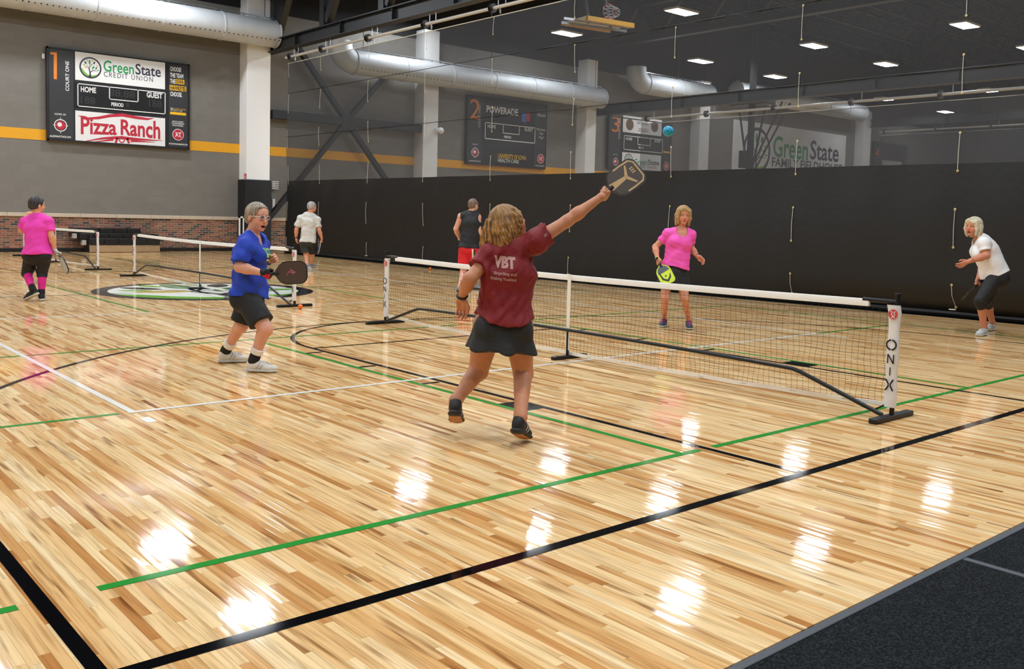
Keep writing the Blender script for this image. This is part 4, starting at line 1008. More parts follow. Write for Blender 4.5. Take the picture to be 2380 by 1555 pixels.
def implicit(prims, h, k=.02, noise=None, smooth=1):
    lo = np.min([p[1][0] for p in prims if p[1] is not None and p[3] == 0], 0)-.02; hi = np.max([p[1][1] for p in prims if p[1] is not None and p[3] == 0], 0)+.02
    n = np.ceil((hi-lo)/h).astype(int)+1
    g = [lo[i]+h*np.arange(n[i]) for i in range(3)]; D = np.full(n, 1.0, np.float32)
    for f, bb, kk, sub in prims:
        kk = k if kk is None else kk
        if bb is None: i0, i1 = np.zeros(3, int), n
        else:
            m = kk*1.5+2*h; i0 = np.clip(((bb[0]-m-lo)/h).astype(int), 0, n); i1 = np.clip(np.ceil((bb[1]+m-lo)/h).astype(int)+1, 0, n)
        if (i1 <= i0).any(): continue
        P = np.stack(np.meshgrid(*[g[i][i0[i]:i1[i]] for i in range(3)], indexing='ij'), -1); d = f(P).astype(np.float32)
        sl = tuple(slice(i0[i], i1[i]) for i in range(3)); E_ = D[sl]
        if sub == 0: w_ = np.clip(.5+.5*(E_-d)/kk, 0, 1); D[sl] = E_*(1-w_)+d*w_-kk*w_*(1-w_)
        else:
            d2 = -d if sub == 1 else d; w_ = np.clip(.5-.5*(E_-d2)/kk, 0, 1); D[sl] = E_*(1-w_)+d2*w_+kk*w_*(1-w_)
    if noise is not None:
        m = np.abs(D) < .06; ii = np.argwhere(m); P = lo+h*ii; D[m] += noise(P).astype(np.float32)
    return nets(D, lo, h)
def wrinkle(seed, amp, freq=18, n=7, ax=None):
    rs = np.random.default_rng(seed); W = rs.normal(size=(n, 3))*freq
    if ax is not None:
        a = nrm(ax); W = W-.75*(W@a)[:, None]*a
    ph = rs.uniform(0, 6.28, n)
    def f(P):
        s = 0
        for i in range(n): s = s+np.sin(P@W[i]+ph[i]+1.2*np.sin(P@W[(i+1) % n]*.5))
        return amp*s/math.sqrt(n)
    return f
def mesh_np(name, V, F, m, cols=None, smooth=True):
    me = bpy.data.meshes.new(name); me.vertices.add(len(V)); me.vertices.foreach_set('co', np.asarray(V, np.float32).ravel())
    me.loops.add(F.size); me.loops.foreach_set('vertex_index', F.astype(np.int32).ravel()); me.polygons.add(len(F))
    me.polygons.foreach_set('loop_start', np.arange(0, F.size, F.shape[1], dtype=np.int32)); me.polygons.foreach_set('loop_total', np.full(len(F), F.shape[1], np.int32))
    me.polygons.foreach_set('use_smooth', np.ones(len(F), bool)); me.materials.append(m)
    if cols is not None:
        at = me.attributes.new('col', 'FLOAT_COLOR', 'POINT'); at.data.foreach_set('color', np.concatenate([cols, np.ones((len(cols), 1))], 1).astype(np.float32).ravel())
    me.update(calc_edges=True); me.validate(); return me
def merge(parts):
    V = []; F = []; C_ = []; k = 0
    for v, f, c in parts: V.append(v); F.append(f+k); C_.append(c); k += len(v)
    return np.concatenate(V), np.concatenate(F), np.concatenate(C_)

def skin_mat(name):
    m = bpy.data.materials.new(name); m.use_nodes = True; nt = m.node_tree; N = nt.nodes; L = nt.links; b = N['Principled BSDF']
    a = N.new('ShaderNodeAttribute'); a.attribute_name = 'col'; tc = N.new('ShaderNodeTexCoord'); n = N.new('ShaderNodeTexNoise'); n.inputs['Scale'].default_value = 22; n.inputs['Detail'].default_value = 5
    L.new(tc.outputs['Object'], n.inputs['Vector']); mr = N.new('ShaderNodeMapRange'); mr.inputs['To Min'].default_value = .84; mr.inputs['To Max'].default_value = 1.12; L.new(n.outputs['Fac'], mr.inputs['Value'])
    mx = N.new('ShaderNodeMix'); mx.data_type = 'RGBA'; mx.blend_type = 'MULTIPLY'; mx.inputs['Factor'].default_value = 1; L.new(a.outputs['Color'], mx.inputs['A']); L.new(mr.outputs[0], mx.inputs['B'])
    L.new(mx.outputs['Result'], b.inputs['Base Color']); b.inputs['Roughness'].default_value = .5; b.inputs['Specular IOR Level'].default_value = .35
    return m
M_skin = skin_mat('skin')
def cloth(name, rgb, rough=.8, var=.10): return mat(name, rgb, rough, var=var, vscale=9, bump=.25, bscale=45)
def hair_mat(name, dark, light, scale=60):
    if name in MATS: return MATS[name]
    m = bpy.data.materials.new(name); m.use_nodes = True; MATS[name] = m; nt = m.node_tree; N = nt.nodes; L = nt.links; b = N['Principled BSDF']
    tc = N.new('ShaderNodeAttribute'); tc.attribute_name = 'hv'
    n = N.new('ShaderNodeTexNoise'); n.inputs['Scale'].default_value = scale*.16; n.inputs['Detail'].default_value = 4; n.inputs['Distortion'].default_value = .3; L.new(tc.outputs['Vector'], n.inputs['Vector'])
    cr = N.new('ShaderNodeValToRGB'); e = cr.color_ramp.elements; e[0].position = .38; e[0].color = lin(dark); e[1].position = .62; e[1].color = lin(light); L.new(n.outputs['Fac'], cr.inputs[0]); L.new(cr.outputs[0], b.inputs['Base Color'])
    bp = N.new('ShaderNodeBump'); bp.inputs['Strength'].default_value = .7; bp.inputs['Distance'].default_value = .004; L.new(n.outputs['Fac'], bp.inputs['Height']); L.new(bp.outputs['Normal'], b.inputs['Normal'])
    b.inputs['Roughness'].default_value = .5; return m
M_eye = mat('eye_white', (206, 196, 188), .25, var=.02); M_iris = mat('iris', (60, 50, 44), .2)

class Person:
    def __init__(s, ref, label, skin=(206, 150, 118), h=.006, w=1.0, hs=1.0, seed=1):
        s.ref = np.asarray(ref, float); s.h = h; s.w = w; s.hs = hs; s.seed = seed; s.skin = np.array(lin(skin)[:3]); s.parts = []
        s.root = empty('person', (s.ref[0], s.ref[1], 0), label=label, cat='person'); s.prims = []
    def P(s, x, y, dd=0.0): return PD(x, y, s.ref, dd)
    def part(s, name, prims, m, h=None, k=.015, noise=None, parent=None, **kw):
        V, F = implicit(prims, h or s.h, k, noise); return put(name, mesh_np(name, V, F, m), parent or s.root, **kw)
    def hair(s, prims, m, h, k, noise=None):
        V, F = implicit(prims, h, k, noise); me = mesh_np('hair', V, F, m); q = (V-s.hc)/s.hs
        th = np.arctan2(q@s.hR, q@s.hF); ph = np.arctan2(np.hypot(q@s.hR, q@s.hF), q@s.hU); ln = np.clip(-(q@s.hU), 0, 1)
        at = me.attributes.new('hv', 'FLOAT_VECTOR', 'POINT'); at.data.foreach_set('vector', np.stack([np.cos(th), np.sin(th), .05*ph+.5*ln], 1).astype(np.float32).ravel())
        return put('hair', me, s.root)
    def torso(s, hipL, hipR, nb, shL, shR, female=True, glute=1.0, bust=1.0):
        s.hipL, s.hipR, s.nb, s.shL, s.shR = [np.asarray(q, float) for q in (hipL, hipR, nb, shL, shR)]; w = s.w
        s.hm = (s.hipL+s.hipR)/2; s.U = nrm(s.nb-s.hm); R = s.shR-s.shL; s.R = nrm(R-(R@s.U)*s.U); s.F = np.cross(s.U, s.R)
        Rp = s.hipR-s.hipL; s.Rp = nrm(Rp); Up = np.array([0, 0, 1.]); s.Fp = nrm(np.cross(Up, s.Rp))
        T = s.nb-s.hm; s.wa = s.hm+.34*T; s.ch = s.hm+.68*T; s.tp = s.hm+.88*T
        s.prims += [eseg(s.hm-.02*s.U, s.wa, s.Rp, (.165*w, .12*w), (.140*w, .105*w)), eseg(s.wa, s.ch, s.R, (.140*w, .105*w), (.158*w, .118*w)), eseg(s.ch, s.tp, s.R, (.158*w, .116*w), (.12*w, .08*w)),
                    seg(s.shL, s.shR, .052*w), seg(s.nb+.02*s.U, s.shL*.6+s.nb*.4, .05*w, .045*w), seg(s.nb+.02*s.U, s.shR*.6+s.nb*.4, .05*w, .045*w)]
        for q in (s.hipL, s.hipR): s.prims.append(ell(q-.05*s.Fp-.02*Up, (s.Rp, s.Fp, Up), (.085*w*glute, .085*w*glute, .095*w)))
        if female:
            for q in (-1, 1): s.prims.append(ell(s.ch+q*.075*w*s.R+.085*w*s.F-.01*s.U, (s.R, s.F, s.U), (.07*bust, .06*bust, .065*bust)))
    def arm(s, sh, el, wr, r=1.0):
        w = .5+.5*s.w; r *= w
        s.prims += [ell(np.asarray(sh)+.01*(np.asarray(el)-sh), ((1, 0, 0), (0, 1, 0), (0, 0, 1)), (.055*r, .055*r, .055*r)), seg(sh, el, .050*r, .038*r), seg(el, np.asarray(el)+.35*(np.asarray(wr)-el), .039*r, .040*r), seg(np.asarray(el)+.3*(np.asarray(wr)-el), wr, .040*r, .025*r)]
    def leg(s, hip, kn, an, r=1.0):
        hip, kn, an = [np.asarray(q, float) for q in (hip, kn, an)]; r *= .5+.5*s.w
        ax = nrm(an-kn); th = nrm(kn-hip); bk = nrm((hip+an)/2-kn+1e-6); bk = nrm(bk-(bk@ax)*ax)
        if np.linalg.norm(np.cross(ax, th)) < .12: bk = -nrm(s.Fp-(s.Fp@ax)*ax)
        s.prims += [seg(hip, kn, .088*r, .056*r), ell(kn-.012*bk, (ax, bk, np.cross(ax, bk)), (.055*r, .05*r, .05*r)), seg(kn, an, .050*r, .033*r), seg(kn+.18*(an-kn)+.018*bk, kn+.48*(an-kn)+.014*bk, .046*r, .038*r), seg(an-.02*ax, an+.008*ax, .033*r, .032*r)]
        s.LG = getattr(s, 'LG', [])+[(kn, an, bk, r)]
    def skinmesh(s, prims, h, k=.012):
        V, F = implicit(prims, h, k); s.parts.append((V, F, np.tile(s.skin, (len(V), 1)))); return V
    def hand(s, wr, d, sdir, right, curl=(.35, .4, .3), spread=.06, thumb=.5, hh=.0028, sc=1.0, point=None, flip=1, el=None):
        """wrist, finger direction, thumb-side direction; curl in radians for the three knuckles"""
        d = nrm(d); sd = nrm(np.asarray(sdir)-(np.asarray(sdir)@d)*d); n = np.cross(sd, d)*(1 if right else -1)*flip; wr = np.asarray(wr, float); q = lambda a, b, c: wr+sc*(a*d+b*sd+c*n)
        fo = d if el is None else nrm(wr-np.asarray(el)); pr = [seg(wr-.05*fo, wr, .027*sc, .026*sc, k=.01), seg(wr, wr+.015*d, .026*sc, .025*sc, k=.01), eseg(q(.012, 0, 0), q(.082, .002, 0), sd, (.030*sc, .017*sc), (.041*sc, .014*sc)), ell(q(.035, .024, .012), (d, sd, n), (.032*sc, .02*sc, .018*sc)), ell(q(.045, -.024, .010), (d, sd, n), (.034*sc, .016*sc, .015*sc))]
        for i, (o, L) in enumerate(zip((.031, .0105, -.0105, -.030), (.074, .082, .076, .060))):
            c = curl if point != i else (.15, .1, .1); a = 0.0; p = q(.082-.004*abs(i-1.2), o, 0); sp = spread*(1.5-i)
            for j, fr_ in enumerate((.46, .30, .24)):
                a += c[j]; dd = nrm(math.cos(a)*d+math.sin(a)*n+math.sin(sp)*sd*math.cos(a)); e = p+sc*L*fr_*dd
                pr.append(seg(p, e, (.0096, .0088, .008)[j]*sc, (.0088, .008, .0068)[j]*sc, k=.004)); p = e
        t0 = q(.025, .032, .010); t1 = t0+sc*.042*nrm(.72*d+(.62-.3*thumb)*sd+.55*thumb*n); t2 = t1+sc*.032*nrm(.85*d+(.2-.6*thumb)*sd+.55*thumb*n)
        pr += [seg(t0, t1, .0125*sc, .0105*sc, k=.006), seg(t1, t2, .0102*sc, .0082*sc, k=.004)]
        s.grip = q(.070, 0, .026); s.skinmesh(pr, hh, .007); return s.grip
    def head(s, c, F, up, neck, hh=.0035, mouth=0.0, male=False, lips=(176, 92, 84), face=True):
        F = nrm(F); U = nrm(np.asarray(up)-(np.asarray(up)@F)*F); R = np.cross(F, U); c = np.asarray(c, float); z = s.hs; s.hc, s.hF, s.hU, s.hR = c, F, U, R
        q = lambda r, f, u: c+z*(r*R+f*F+u*U); A = (R, F, U); e = lambda p, rad, **k: ell(q(*p), A, [t*z for t in rad], **k)
        jw = .066 if male else .060
        pr = [e((0, -.012, .030), (.075, .095, .086)), e((0, .022, -.042), (jw, .070, .080)), e((0, .066, -.098), (.024, .02, .018)), e((.033, .058, -.036), (.028, .028, .03)), e((-.033, .058, -.036), (.028, .028, .03)),
              seg(q(-.036, .078, .022), q(.036, .078, .022), .014*z), e((0, .062, .05), (.05, .03, .035)),
              e((.031, .098, .003), (.016, .014, .010), sub=1, k=.012), e((-.031, .098, .003), (.016, .014, .010), sub=1, k=.012),
              seg(q(0, .088, .012), q(0, .106, -.028), .008*z, .0125*z, k=.010), e((.011, .098, -.034), (.008, .009, .007), k=.006), e((-.011, .098, -.034), (.008, .009, .007), k=.006),
              e((.031, .0800, .0100), (.0140, .0100, .0062), k=.004), e((-.031, .0800, .0100), (.0140, .0100, .0062), k=.004), e((.031, .0785, -.0105), (.013, .009, .0045), k=.004), e((-.031, .0785, -.0105), (.013, .009, .0045), k=.004),
              e((.076, -.008, -.008), (.010, .02, .031), k=.006), e((-.076, -.008, -.008), (.010, .02, .031), k=.006),
              seg(q(-.018, .086, -.061), q(.018, .086, -.061), .0075*z, k=.005), seg(q(-.016, .084, -.074-.02*mouth), q(.016, .084, -.074-.02*mouth), .0085*z, k=.005)]
        nb = np.asarray(neck, float)
        pr += [seg(q(0, -.022, -.055), nb-.03*U, (.056 if male else .048)*z, (.064 if male else .055)*z, k=.03)]
        if mouth > 0: pr.append(e((0, .095, -.068-.011*mouth), (.021, .022, .004+.012*mouth), sub=1, k=.004))
        V, Fc = implicit(pr, hh, .018*z); C_ = np.tile(s.skin, (len(V), 1))
        L = (V-c)/z; r_, f_, u_ = L@R, L@F, L@U
        lp = ((r_/.025)**2+((u_+.0675+.01*mouth)/(.0125+.010*mouth))**2 < 1) & (f_ > .07); C_[lp] = lin(lips)[:3]
        if mouth > 0:
            mo = (np.abs(r_) < .021) & (f_ > .05) & (np.abs(u_+.068+.011*mouth) < .003+.011*mouth) & (f_ < .0905); C_[mo] = lin((70, 26, 26))[:3]
        ab = np.abs(r_); bd = np.exp(-((ab-.032)/.016)**4-((u_-.0275+7*(ab-.03)**2)/.0040)**2)*(f_ > .05); C_ = C_*(1-.55*bd[:, None])
        ck = np.exp(-(((np.abs(r_)-.04)/.022)**2+((u_+.03)/.025)**2))*(f_ > 0); C_ = C_*(1+ck[:, None]*np.array([.06, -.14, -.14]))
        s.parts.append((V, Fc, C_))
        if face:
            for g in (-1, 1):
                mb = MB(); mb.use(M_eye).ball(q(g*.031, .0775, .001), .0108*z, 12, 9); mb.use(M_iris).ball(q(g*.031, .0822, .001), .0072*z, 10, 7); mb.build('eye', None, s.root, True)
    def body(s, label=None):
        s.skinmesh(s.prims, s.h, .02); V, F, C_ = merge(s.parts); return put('body', mesh_np('body', V, F, M_skin, C_), s.root)
    def shoe(s, heel, toe, m_up, m_sole, up=(0, 0, 1), L=.265, h=None, m_lace=None, m_tread=None, m_stripe=None):
        heel, toe = [np.asarray(t, float) for t in (heel, toe)]; f = nrm(toe-heel); u = nrm(np.asarray(up, float)-(np.asarray(up, float)@f)*f); sd = np.cross(f, u); q = lambda a, b, c: heel+a*f+b*sd+c*u; A = (f, sd, u); h = h or min(s.h, .005)
        r = empty_child = None
        pr = [ell(q(L-.075, 0, .040), A, (.078, .046, .031)), ell(q(.125, 0, .055), A, (.092, .041, .046)), ell(q(.055, 0, .062), A, (.056, .040, .058)), eseg(q(.066, 0, .06), q(.062, 0, .108), f, (.050, .038), (.048, .039), flat=1), plane(q(0, 0, .022), -u)]
        up_ = s.part('shoe', pr, m_up, h, .014)
        ps = [eseg(q(.045, 0, .018), q(L-.055, 0, .018), sd, (.041, .018), (.050, .017)), ell(q(.04, 0, .02), A, (.046, .041, .022)), ell(q(L-.06, 0, .018), A, (.064, .049, .018)), plane(q(0, 0, .0005), -u)]
        s.part('sole', ps, m_sole, h, .01, parent=up_)
        if m_tread is not None: s.part('tread', [eseg(q(.045, 0, .004), q(L-.055, 0, .004), sd, (.040, .006), (.047, .006)), plane(q(0, 0, -.002), -u)], m_tread, h, .006, parent=up_)
        lm = m_lace or m_sole
        s.decal(up_, 'laces', [(None, 0, .0-.021*k, .052, .008) for k in range(-2, 3)]+[(None, 0, .05, .018, .05)], q(.152, 0, .1), sd, f, 1.0, lm, .0035)
        if m_stripe is not None:
            for g in (1, -1):
                e1 = nrm(g*f*.55+u*.85); e2 = np.cross(g*sd, e1); s.decal(up_, 'side_stripe', [(None, 0, .014*g*k, .062, .007) for k in (-1, 1)], q(.125, 0, .055), e1, e2, 1.0, m_stripe, .0025)
            s.decal(up_, 'heel_tab', [(None, 0, 0, .035, .03)], q(0, 0, .075), -sd, u, 1.0, m_stripe, .0025)
        an = q(.066, 0, .112); s.prims.append(seg(an, q(.068, 0, .07), .033, .034)); return an
    def sock(s, leg, t0, t1, m, off=.006, name='sock'):
        """cover of one leg between two heights (0 ankle, 1 knee)"""
        kn, an, bk, r = s.LG[leg]; ax = nrm(kn-an); d = kn-an
        pr = [seg(kn, an, .050*r+off, .033*r+off), seg(kn+.18*(an-kn)+.018*bk, kn+.48*(an-kn)+.014*bk, .046*r+off, .038*r+off), ell(kn-.012*bk, (ax, bk, np.cross(ax, bk)), (.055*r+off, .05*r+off, .05*r+off)), seg(an+.02*ax, an-.06*ax, .033*r+off, .033*r+off), plane(an+t0*d, -ax), plane(an+t1*d, ax)]
        if t1 > 1: pr.insert(0, seg(kn, kn+(t1-1)*np.linalg.norm(d)*1.3*nrm(s.hm-kn), .056*r+off, .066*r+off))
        return s.part(name, pr, m, min(s.h, .005), .02, wrinkle(s.seed+9, .0012, 40))
    def shirt(s, m, hem=.02, o=.014, hemw=(.185, .135), sl=None, slw=.068, belly=0.0, hemdir=None, neck=.075, sleeveless=False, wr=.0045, label=None, name='shirt', hemshift=(0, 0, 0), bust=1.0, female=True, neckfront=.05, curve=0.0):
        """hem: metres below the hip line; sl: list of (shoulder, point on arm where the sleeve ends)"""
        w = s.w; hc = s.hm-hem*s.U+np.asarray(hemshift); hd = nrm(-s.U if hemdir is None else hemdir)
        pr = [eseg(s.wa, hc+.06*hd, s.Rp, (.148*w+o, .115*w+o+belly), (hemw[0]*w, hemw[1]*w)), eseg(s.wa, s.ch, s.R, (.148*w+o, .113*w+o+belly), (.160*w+o, .122*w+o)), eseg(s.ch, s.tp, s.R, (.160*w+o, .120*w+o), (.13*w+o, .082*w+o)), seg(s.shL, s.shR, .054*w+o), seg(s.nb+.0*s.U, s.shL, .05*w, .048*w+o), seg(s.nb, s.shR, .05*w, .048*w+o)]
        for q in (s.hipL, s.hipR): pr.append(ell(q-.05*s.Fp, (s.Rp, s.Fp, (0, 0, 1)), (.085*w+o, .082*w+o, .095*w)))
        if female:
            for q in (-1, 1): pr.append(ell(s.ch+q*.075*w*s.R+.085*w*s.F-.01*s.U, (s.R, s.F, s.U), (.07*bust+o, .06*bust+o, .065*bust+o)))
        _R = s.Rp
        pr.append(((lambda P: (P-hc)@hd+curve*((P-hc)@_R)**2), None, .004, 2))
        for a, b in (sl or []): pr.append(seg(a, b, slw*.95, slw, flat=1, k=.022)); pr.append(ell(a, ((1, 0, 0), (0, 1, 0), (0, 0, 1)), (slw, slw, slw*.95)))
        if sleeveless:
            for sh_, sg in ((s.shL, -1), (s.shR, 1)): pr.append(ell(sh_+sg*.035*s.R-.03*s.U, (s.R, s.F, s.U), (.05, .085, .11), sub=1, k=.01))
        pr.append(seg(s.nb-.04*s.U+.055*s.F, s.nb+.12*s.U+.0*s.F, neck, neck, sub=1, k=.014)); pr.append(ell(s.nb+neckfront*s.F-.02*s.U, (s.R, s.F, s.U), (neck*.95, .06, .07), sub=1, k=.014))
        nz = wrinkle(s.seed, wr, 16); nz2 = wrinkle(s.seed+3, wr*.55, 36)
        return s.part(name, pr, m, None, .03, lambda P: nz(P)+nz2(P), label=label)
    def shorts(s, m, ends, top=.10, o=.016, flare=.095, wr=.003, name='shorts', r0=.10, label=None):
        w = s.w; pr = [eseg(s.hm-.03*s.U, s.hm+max(top, .02)*s.U, s.Rp, (.172*w+o, .128*w+o), (.150*w+o, .115*w+o))]
        for q in (s.hipL, s.hipR): pr.append(ell(q-.05*s.Fp-(0, 0, .02), (s.Rp, s.Fp, (0, 0, 1)), (.09*w+o, .09*w+o, .10*w+o)))
        for hip, e in ends: pr.append(seg(hip, e, r0*w+o*.6, flare, flat=1, k=.02))
        nz = wrinkle(s.seed+5, wr, 17); nz2 = wrinkle(s.seed+6, wr*.5, 38); return s.part(name, pr, m, None, .02, lambda P: nz(P)+nz2(P), label=label)
    def skirt(s, m, end, rx, ry, top=.08, o=.016, name='skirt', wr=.004, waves=5, label=None):
        w = s.w; end = np.asarray(end, float); pr = [eseg(s.hm+max(top, .02)*s.U, s.hm-.02*s.U, s.Rp, (.150*w+o, .118*w+o), (.178*w+o, .135*w+o)), eseg(s.hm-.02*s.U, end, s.Rp, (.178*w+o, .135*w+o), (rx, ry), flat=1)]
        for q in (s.hipL, s.hipR): pr.append(ell(q-.05*s.Fp-(0, 0, .02), (s.Rp, s.Fp, (0, 0, 1)), (.09*w+o, .09*w+o, .10*w+o)))
        ax = nrm(end-s.hm); hm, Rp, Fp, L = s.hm, s.Rp, s.Fp, np.linalg.norm(end-s.hm)
        def nz(P):
            q = P-hm; t = np.clip((q@ax)/L, 0, 1.2); th = np.arctan2(q@Fp, q@Rp); return wr*2.2*t*np.sin(waves*th+1.0)+.0015*np.sin(P@np.array([31., 17, 23]))
        return s.part(name, pr, m, None, .02, nz, label=label)
    def decal(s, ob, name, txt_items, c, right, up, w, m, off=.003):
        """flat print laid onto cloth: list of (text, cx, cy, w, h) in units of w"""
        me = ob.data; n = np.cross(nrm(right), nrm(up)); right, up = nrm(right), nrm(up); bv = BVHTree.FromPolygons([v.co[:] for v in me.vertices], [p.vertices[:] for p in me.polygons])
        bm = bmesh.new()
        for it in txt_items:
            if it[0] is None: V2 = np.array([(x, y) for y in (0, 1) for x in (0, 1)], float); F2 = [(0, 1, 3, 2)]
            else: V2, F2, _ = text_mesh(it[0], it[5] if len(it) > 5 else .02, res=2)
            vs_ = [bm.verts.new(((it[1]+(a-.5)*it[3])*w, (it[2]+(b-.5)*it[4])*w, 0)) for a, b in V2]
            for f in F2:
                try: bm.faces.new([vs_[i] for i in f])
                except ValueError: pass
        bmesh.ops.triangulate(bm, faces=bm.faces[:])
        for _ in range(4):
            ed = [e for e in bm.edges if e.calc_length() > .018]
            if not ed: break
            bmesh.ops.subdivide_edges(bm, edges=ed, cuts=1); bmesh.ops.triangulate(bm, faces=[f for f in bm.faces if len(f.verts) > 3])
        c = np.asarray(c, float); bm.verts.ensure_lookup_table()
        for v in bm.verts:
            p = c+right*v.co.x+up*v.co.y; hit = bv.ray_cast(Vector(p+n*.15), Vector(-n), .45)
            v.co = Vector(np.array(hit[0])+n*off) if hit[0] is not None else Vector(p)
        me2 = bpy.data.meshes.new(name); bm.to_mesh(me2); bm.free(); me2.materials.append(m); return put(name, me2, ob)

def hair_prims(s, kind):
    c, F, U, R, z = s.hc, s.hF, s.hU, s.hR, s.hs; q = lambda r, f, u: c+z*(r*R+f*F+u*U); A = (R, F, U); e = lambda p, rad, **k: ell(q(*p), A, [t*z for t in rad], **k)
    if kind in ('short', 'crop', 'buzz'):
        t = {'short': .012, 'crop': .010, 'buzz': .005}[kind]
        pr = [e((0, -.014, .034), (.078+t, .096+t, .086+t)), e((0, -.05, -.01), (.068+t, .055+t, .06+t*.6))]
        if kind == 'short': pr += [e((.01, .052, .080), (.058, .034, .022)), e((.056, .026, .052), (.024, .036, .036)), e((-.056, .026, .052), (.024, .036, .036))]
        pr += [plane(q(0, .066, .058), nrm(.92*F-.40*U), .01), plane(q(0, -.06, -.058), -U+.25*F, .01)]
        # clear the face and ears
        pr += [e((.085, .012, -.03), (.03, .03, .05), sub=1, k=.01), e((-.085, .012, -.03), (.03, .03, .05), sub=1, k=.01)]
        return pr
    if kind == 'bob':
        pr = [e((0, -.014, .036), (.092, .110, .098)), e((0, -.045, -.05), (.088, .075, .075))]
        for g in (-1, 1): pr += [seg(q(g*.062, .052, .07), q(g*.078, .045, -.03), .024*z, .022*z), seg(q(g*.078, .045, -.03), q(g*.066, .04, -.10), .022*z, .016*z), seg(q(g*.08, -.01, -.0), q(g*.078, -.005, -.115), .03*z, .020*z), seg(q(g*.05, -.06, -.0), q(g*.055, -.06, -.12), .04*z, .024*z)]
        pr += [seg(q(.03, .075, .085), q(-.05, .082, .055), .020*z, .014*z), seg(q(.02, .08, .09), q(.055, .075, .055), .018*z, .014*z)]
        pr += [e((0, .12, -.03), (.052, .09, .082), sub=1, k=.02)]
        return pr
def strand(s, amp=.003, n=34):
    c, F, U, R, z = s.hc, s.hF, s.hU, s.hR, s.hs
    def f(P):
        q = (P-c)/z; th = np.arctan2(q@R, q@F); u = q@U; return amp*(np.sin(n*th+5*np.sin(14*u)+2)+.6*np.sin(n*1.9*th+9*u))
    return f
def paddle(label, c, ax, nrm_, L=.40, W=.20, hl=.13, face=(40, 38, 38), edge=(18, 18, 19), grip=(20, 20, 21), art=None, th=.013, round_=.055):
    """c: centre of the handle; ax: from handle to blade; nrm_: blade normal towards the viewer"""
    ax = nrm(ax); n = nrm(np.asarray(nrm_)-(np.asarray(nrm_)@ax)*ax); sd = np.cross(ax, n); c = np.asarray(c, float)
    r = empty('paddle', c, label=label, cat='paddle'); b0 = c+ax*hl*.5; BL = L-hl
    m_f = mat('paddle_face_%d_%d_%d' % face, face, .45, var=.2, vscale=60); m_e = mat('paddle_edge_%d_%d_%d' % edge, edge, .5); m_g = mat('paddle_grip_%d_%d_%d' % grip, grip, .7, bump=.4, bscale=60)
    # rounded blade outline in (side, along)
    def outline(g):
        P = []; w, rr = W/2-g, round_-g
        for cx, cy, a0 in ((w-rr, BL-g-rr, 0), (-(w-rr), BL-g-rr, PI/2)):
            for k in range(9): a = a0+PI/2*k/8; P.append((cx+rr*math.cos(a), cy+rr*math.sin(a)))
        for x, y in ((-w, .09), (-w*.93, .055), (-w*.70, .022), (-w*.42, .004+g), (-.022, -.012+g), (.022, -.012+g), (w*.42, .004+g), (w*.70, .022), (w*.93, .055), (w, .09)): P.append((x, y))
        return P
    fr = (b0-n*th/2, sd, ax, -np.cross(ax, sd)); fr = (b0-n*th/2, sd, ax, n)
    MB().poly(outline(0), fr, 0, th).build('edge_guard', m_e, r)
    for k, f2 in ((0, (b0+n*(th/2), sd, ax, n)), (1, (b0-n*(th/2), -sd, ax, -n))): MB().poly(outline(.008), f2, 0, .0012).build('face', m_f, r)
    MB().tube([c-ax*hl*.5, c-ax*hl*.45, c, b0, b0+ax*.02], [.019, .0175, .0165, .017, .016], 10).build('handle', m_g, r, True)
    MB().cyl(c-ax*(hl*.5+.006), c-ax*(hl*.5-.004), .021, 12).build('butt_cap', m_e, r)
    fa = (b0+n*(th/2+.0014), sd, ax, n)
    if art: art(r, fa, BL, W)
    return r
FH = nrm(FW*np.array([1, 1, 0])); RH = nrm(RT*np.array([1, 1, 0])); ZZ = np.array([0, 0, 1.0])
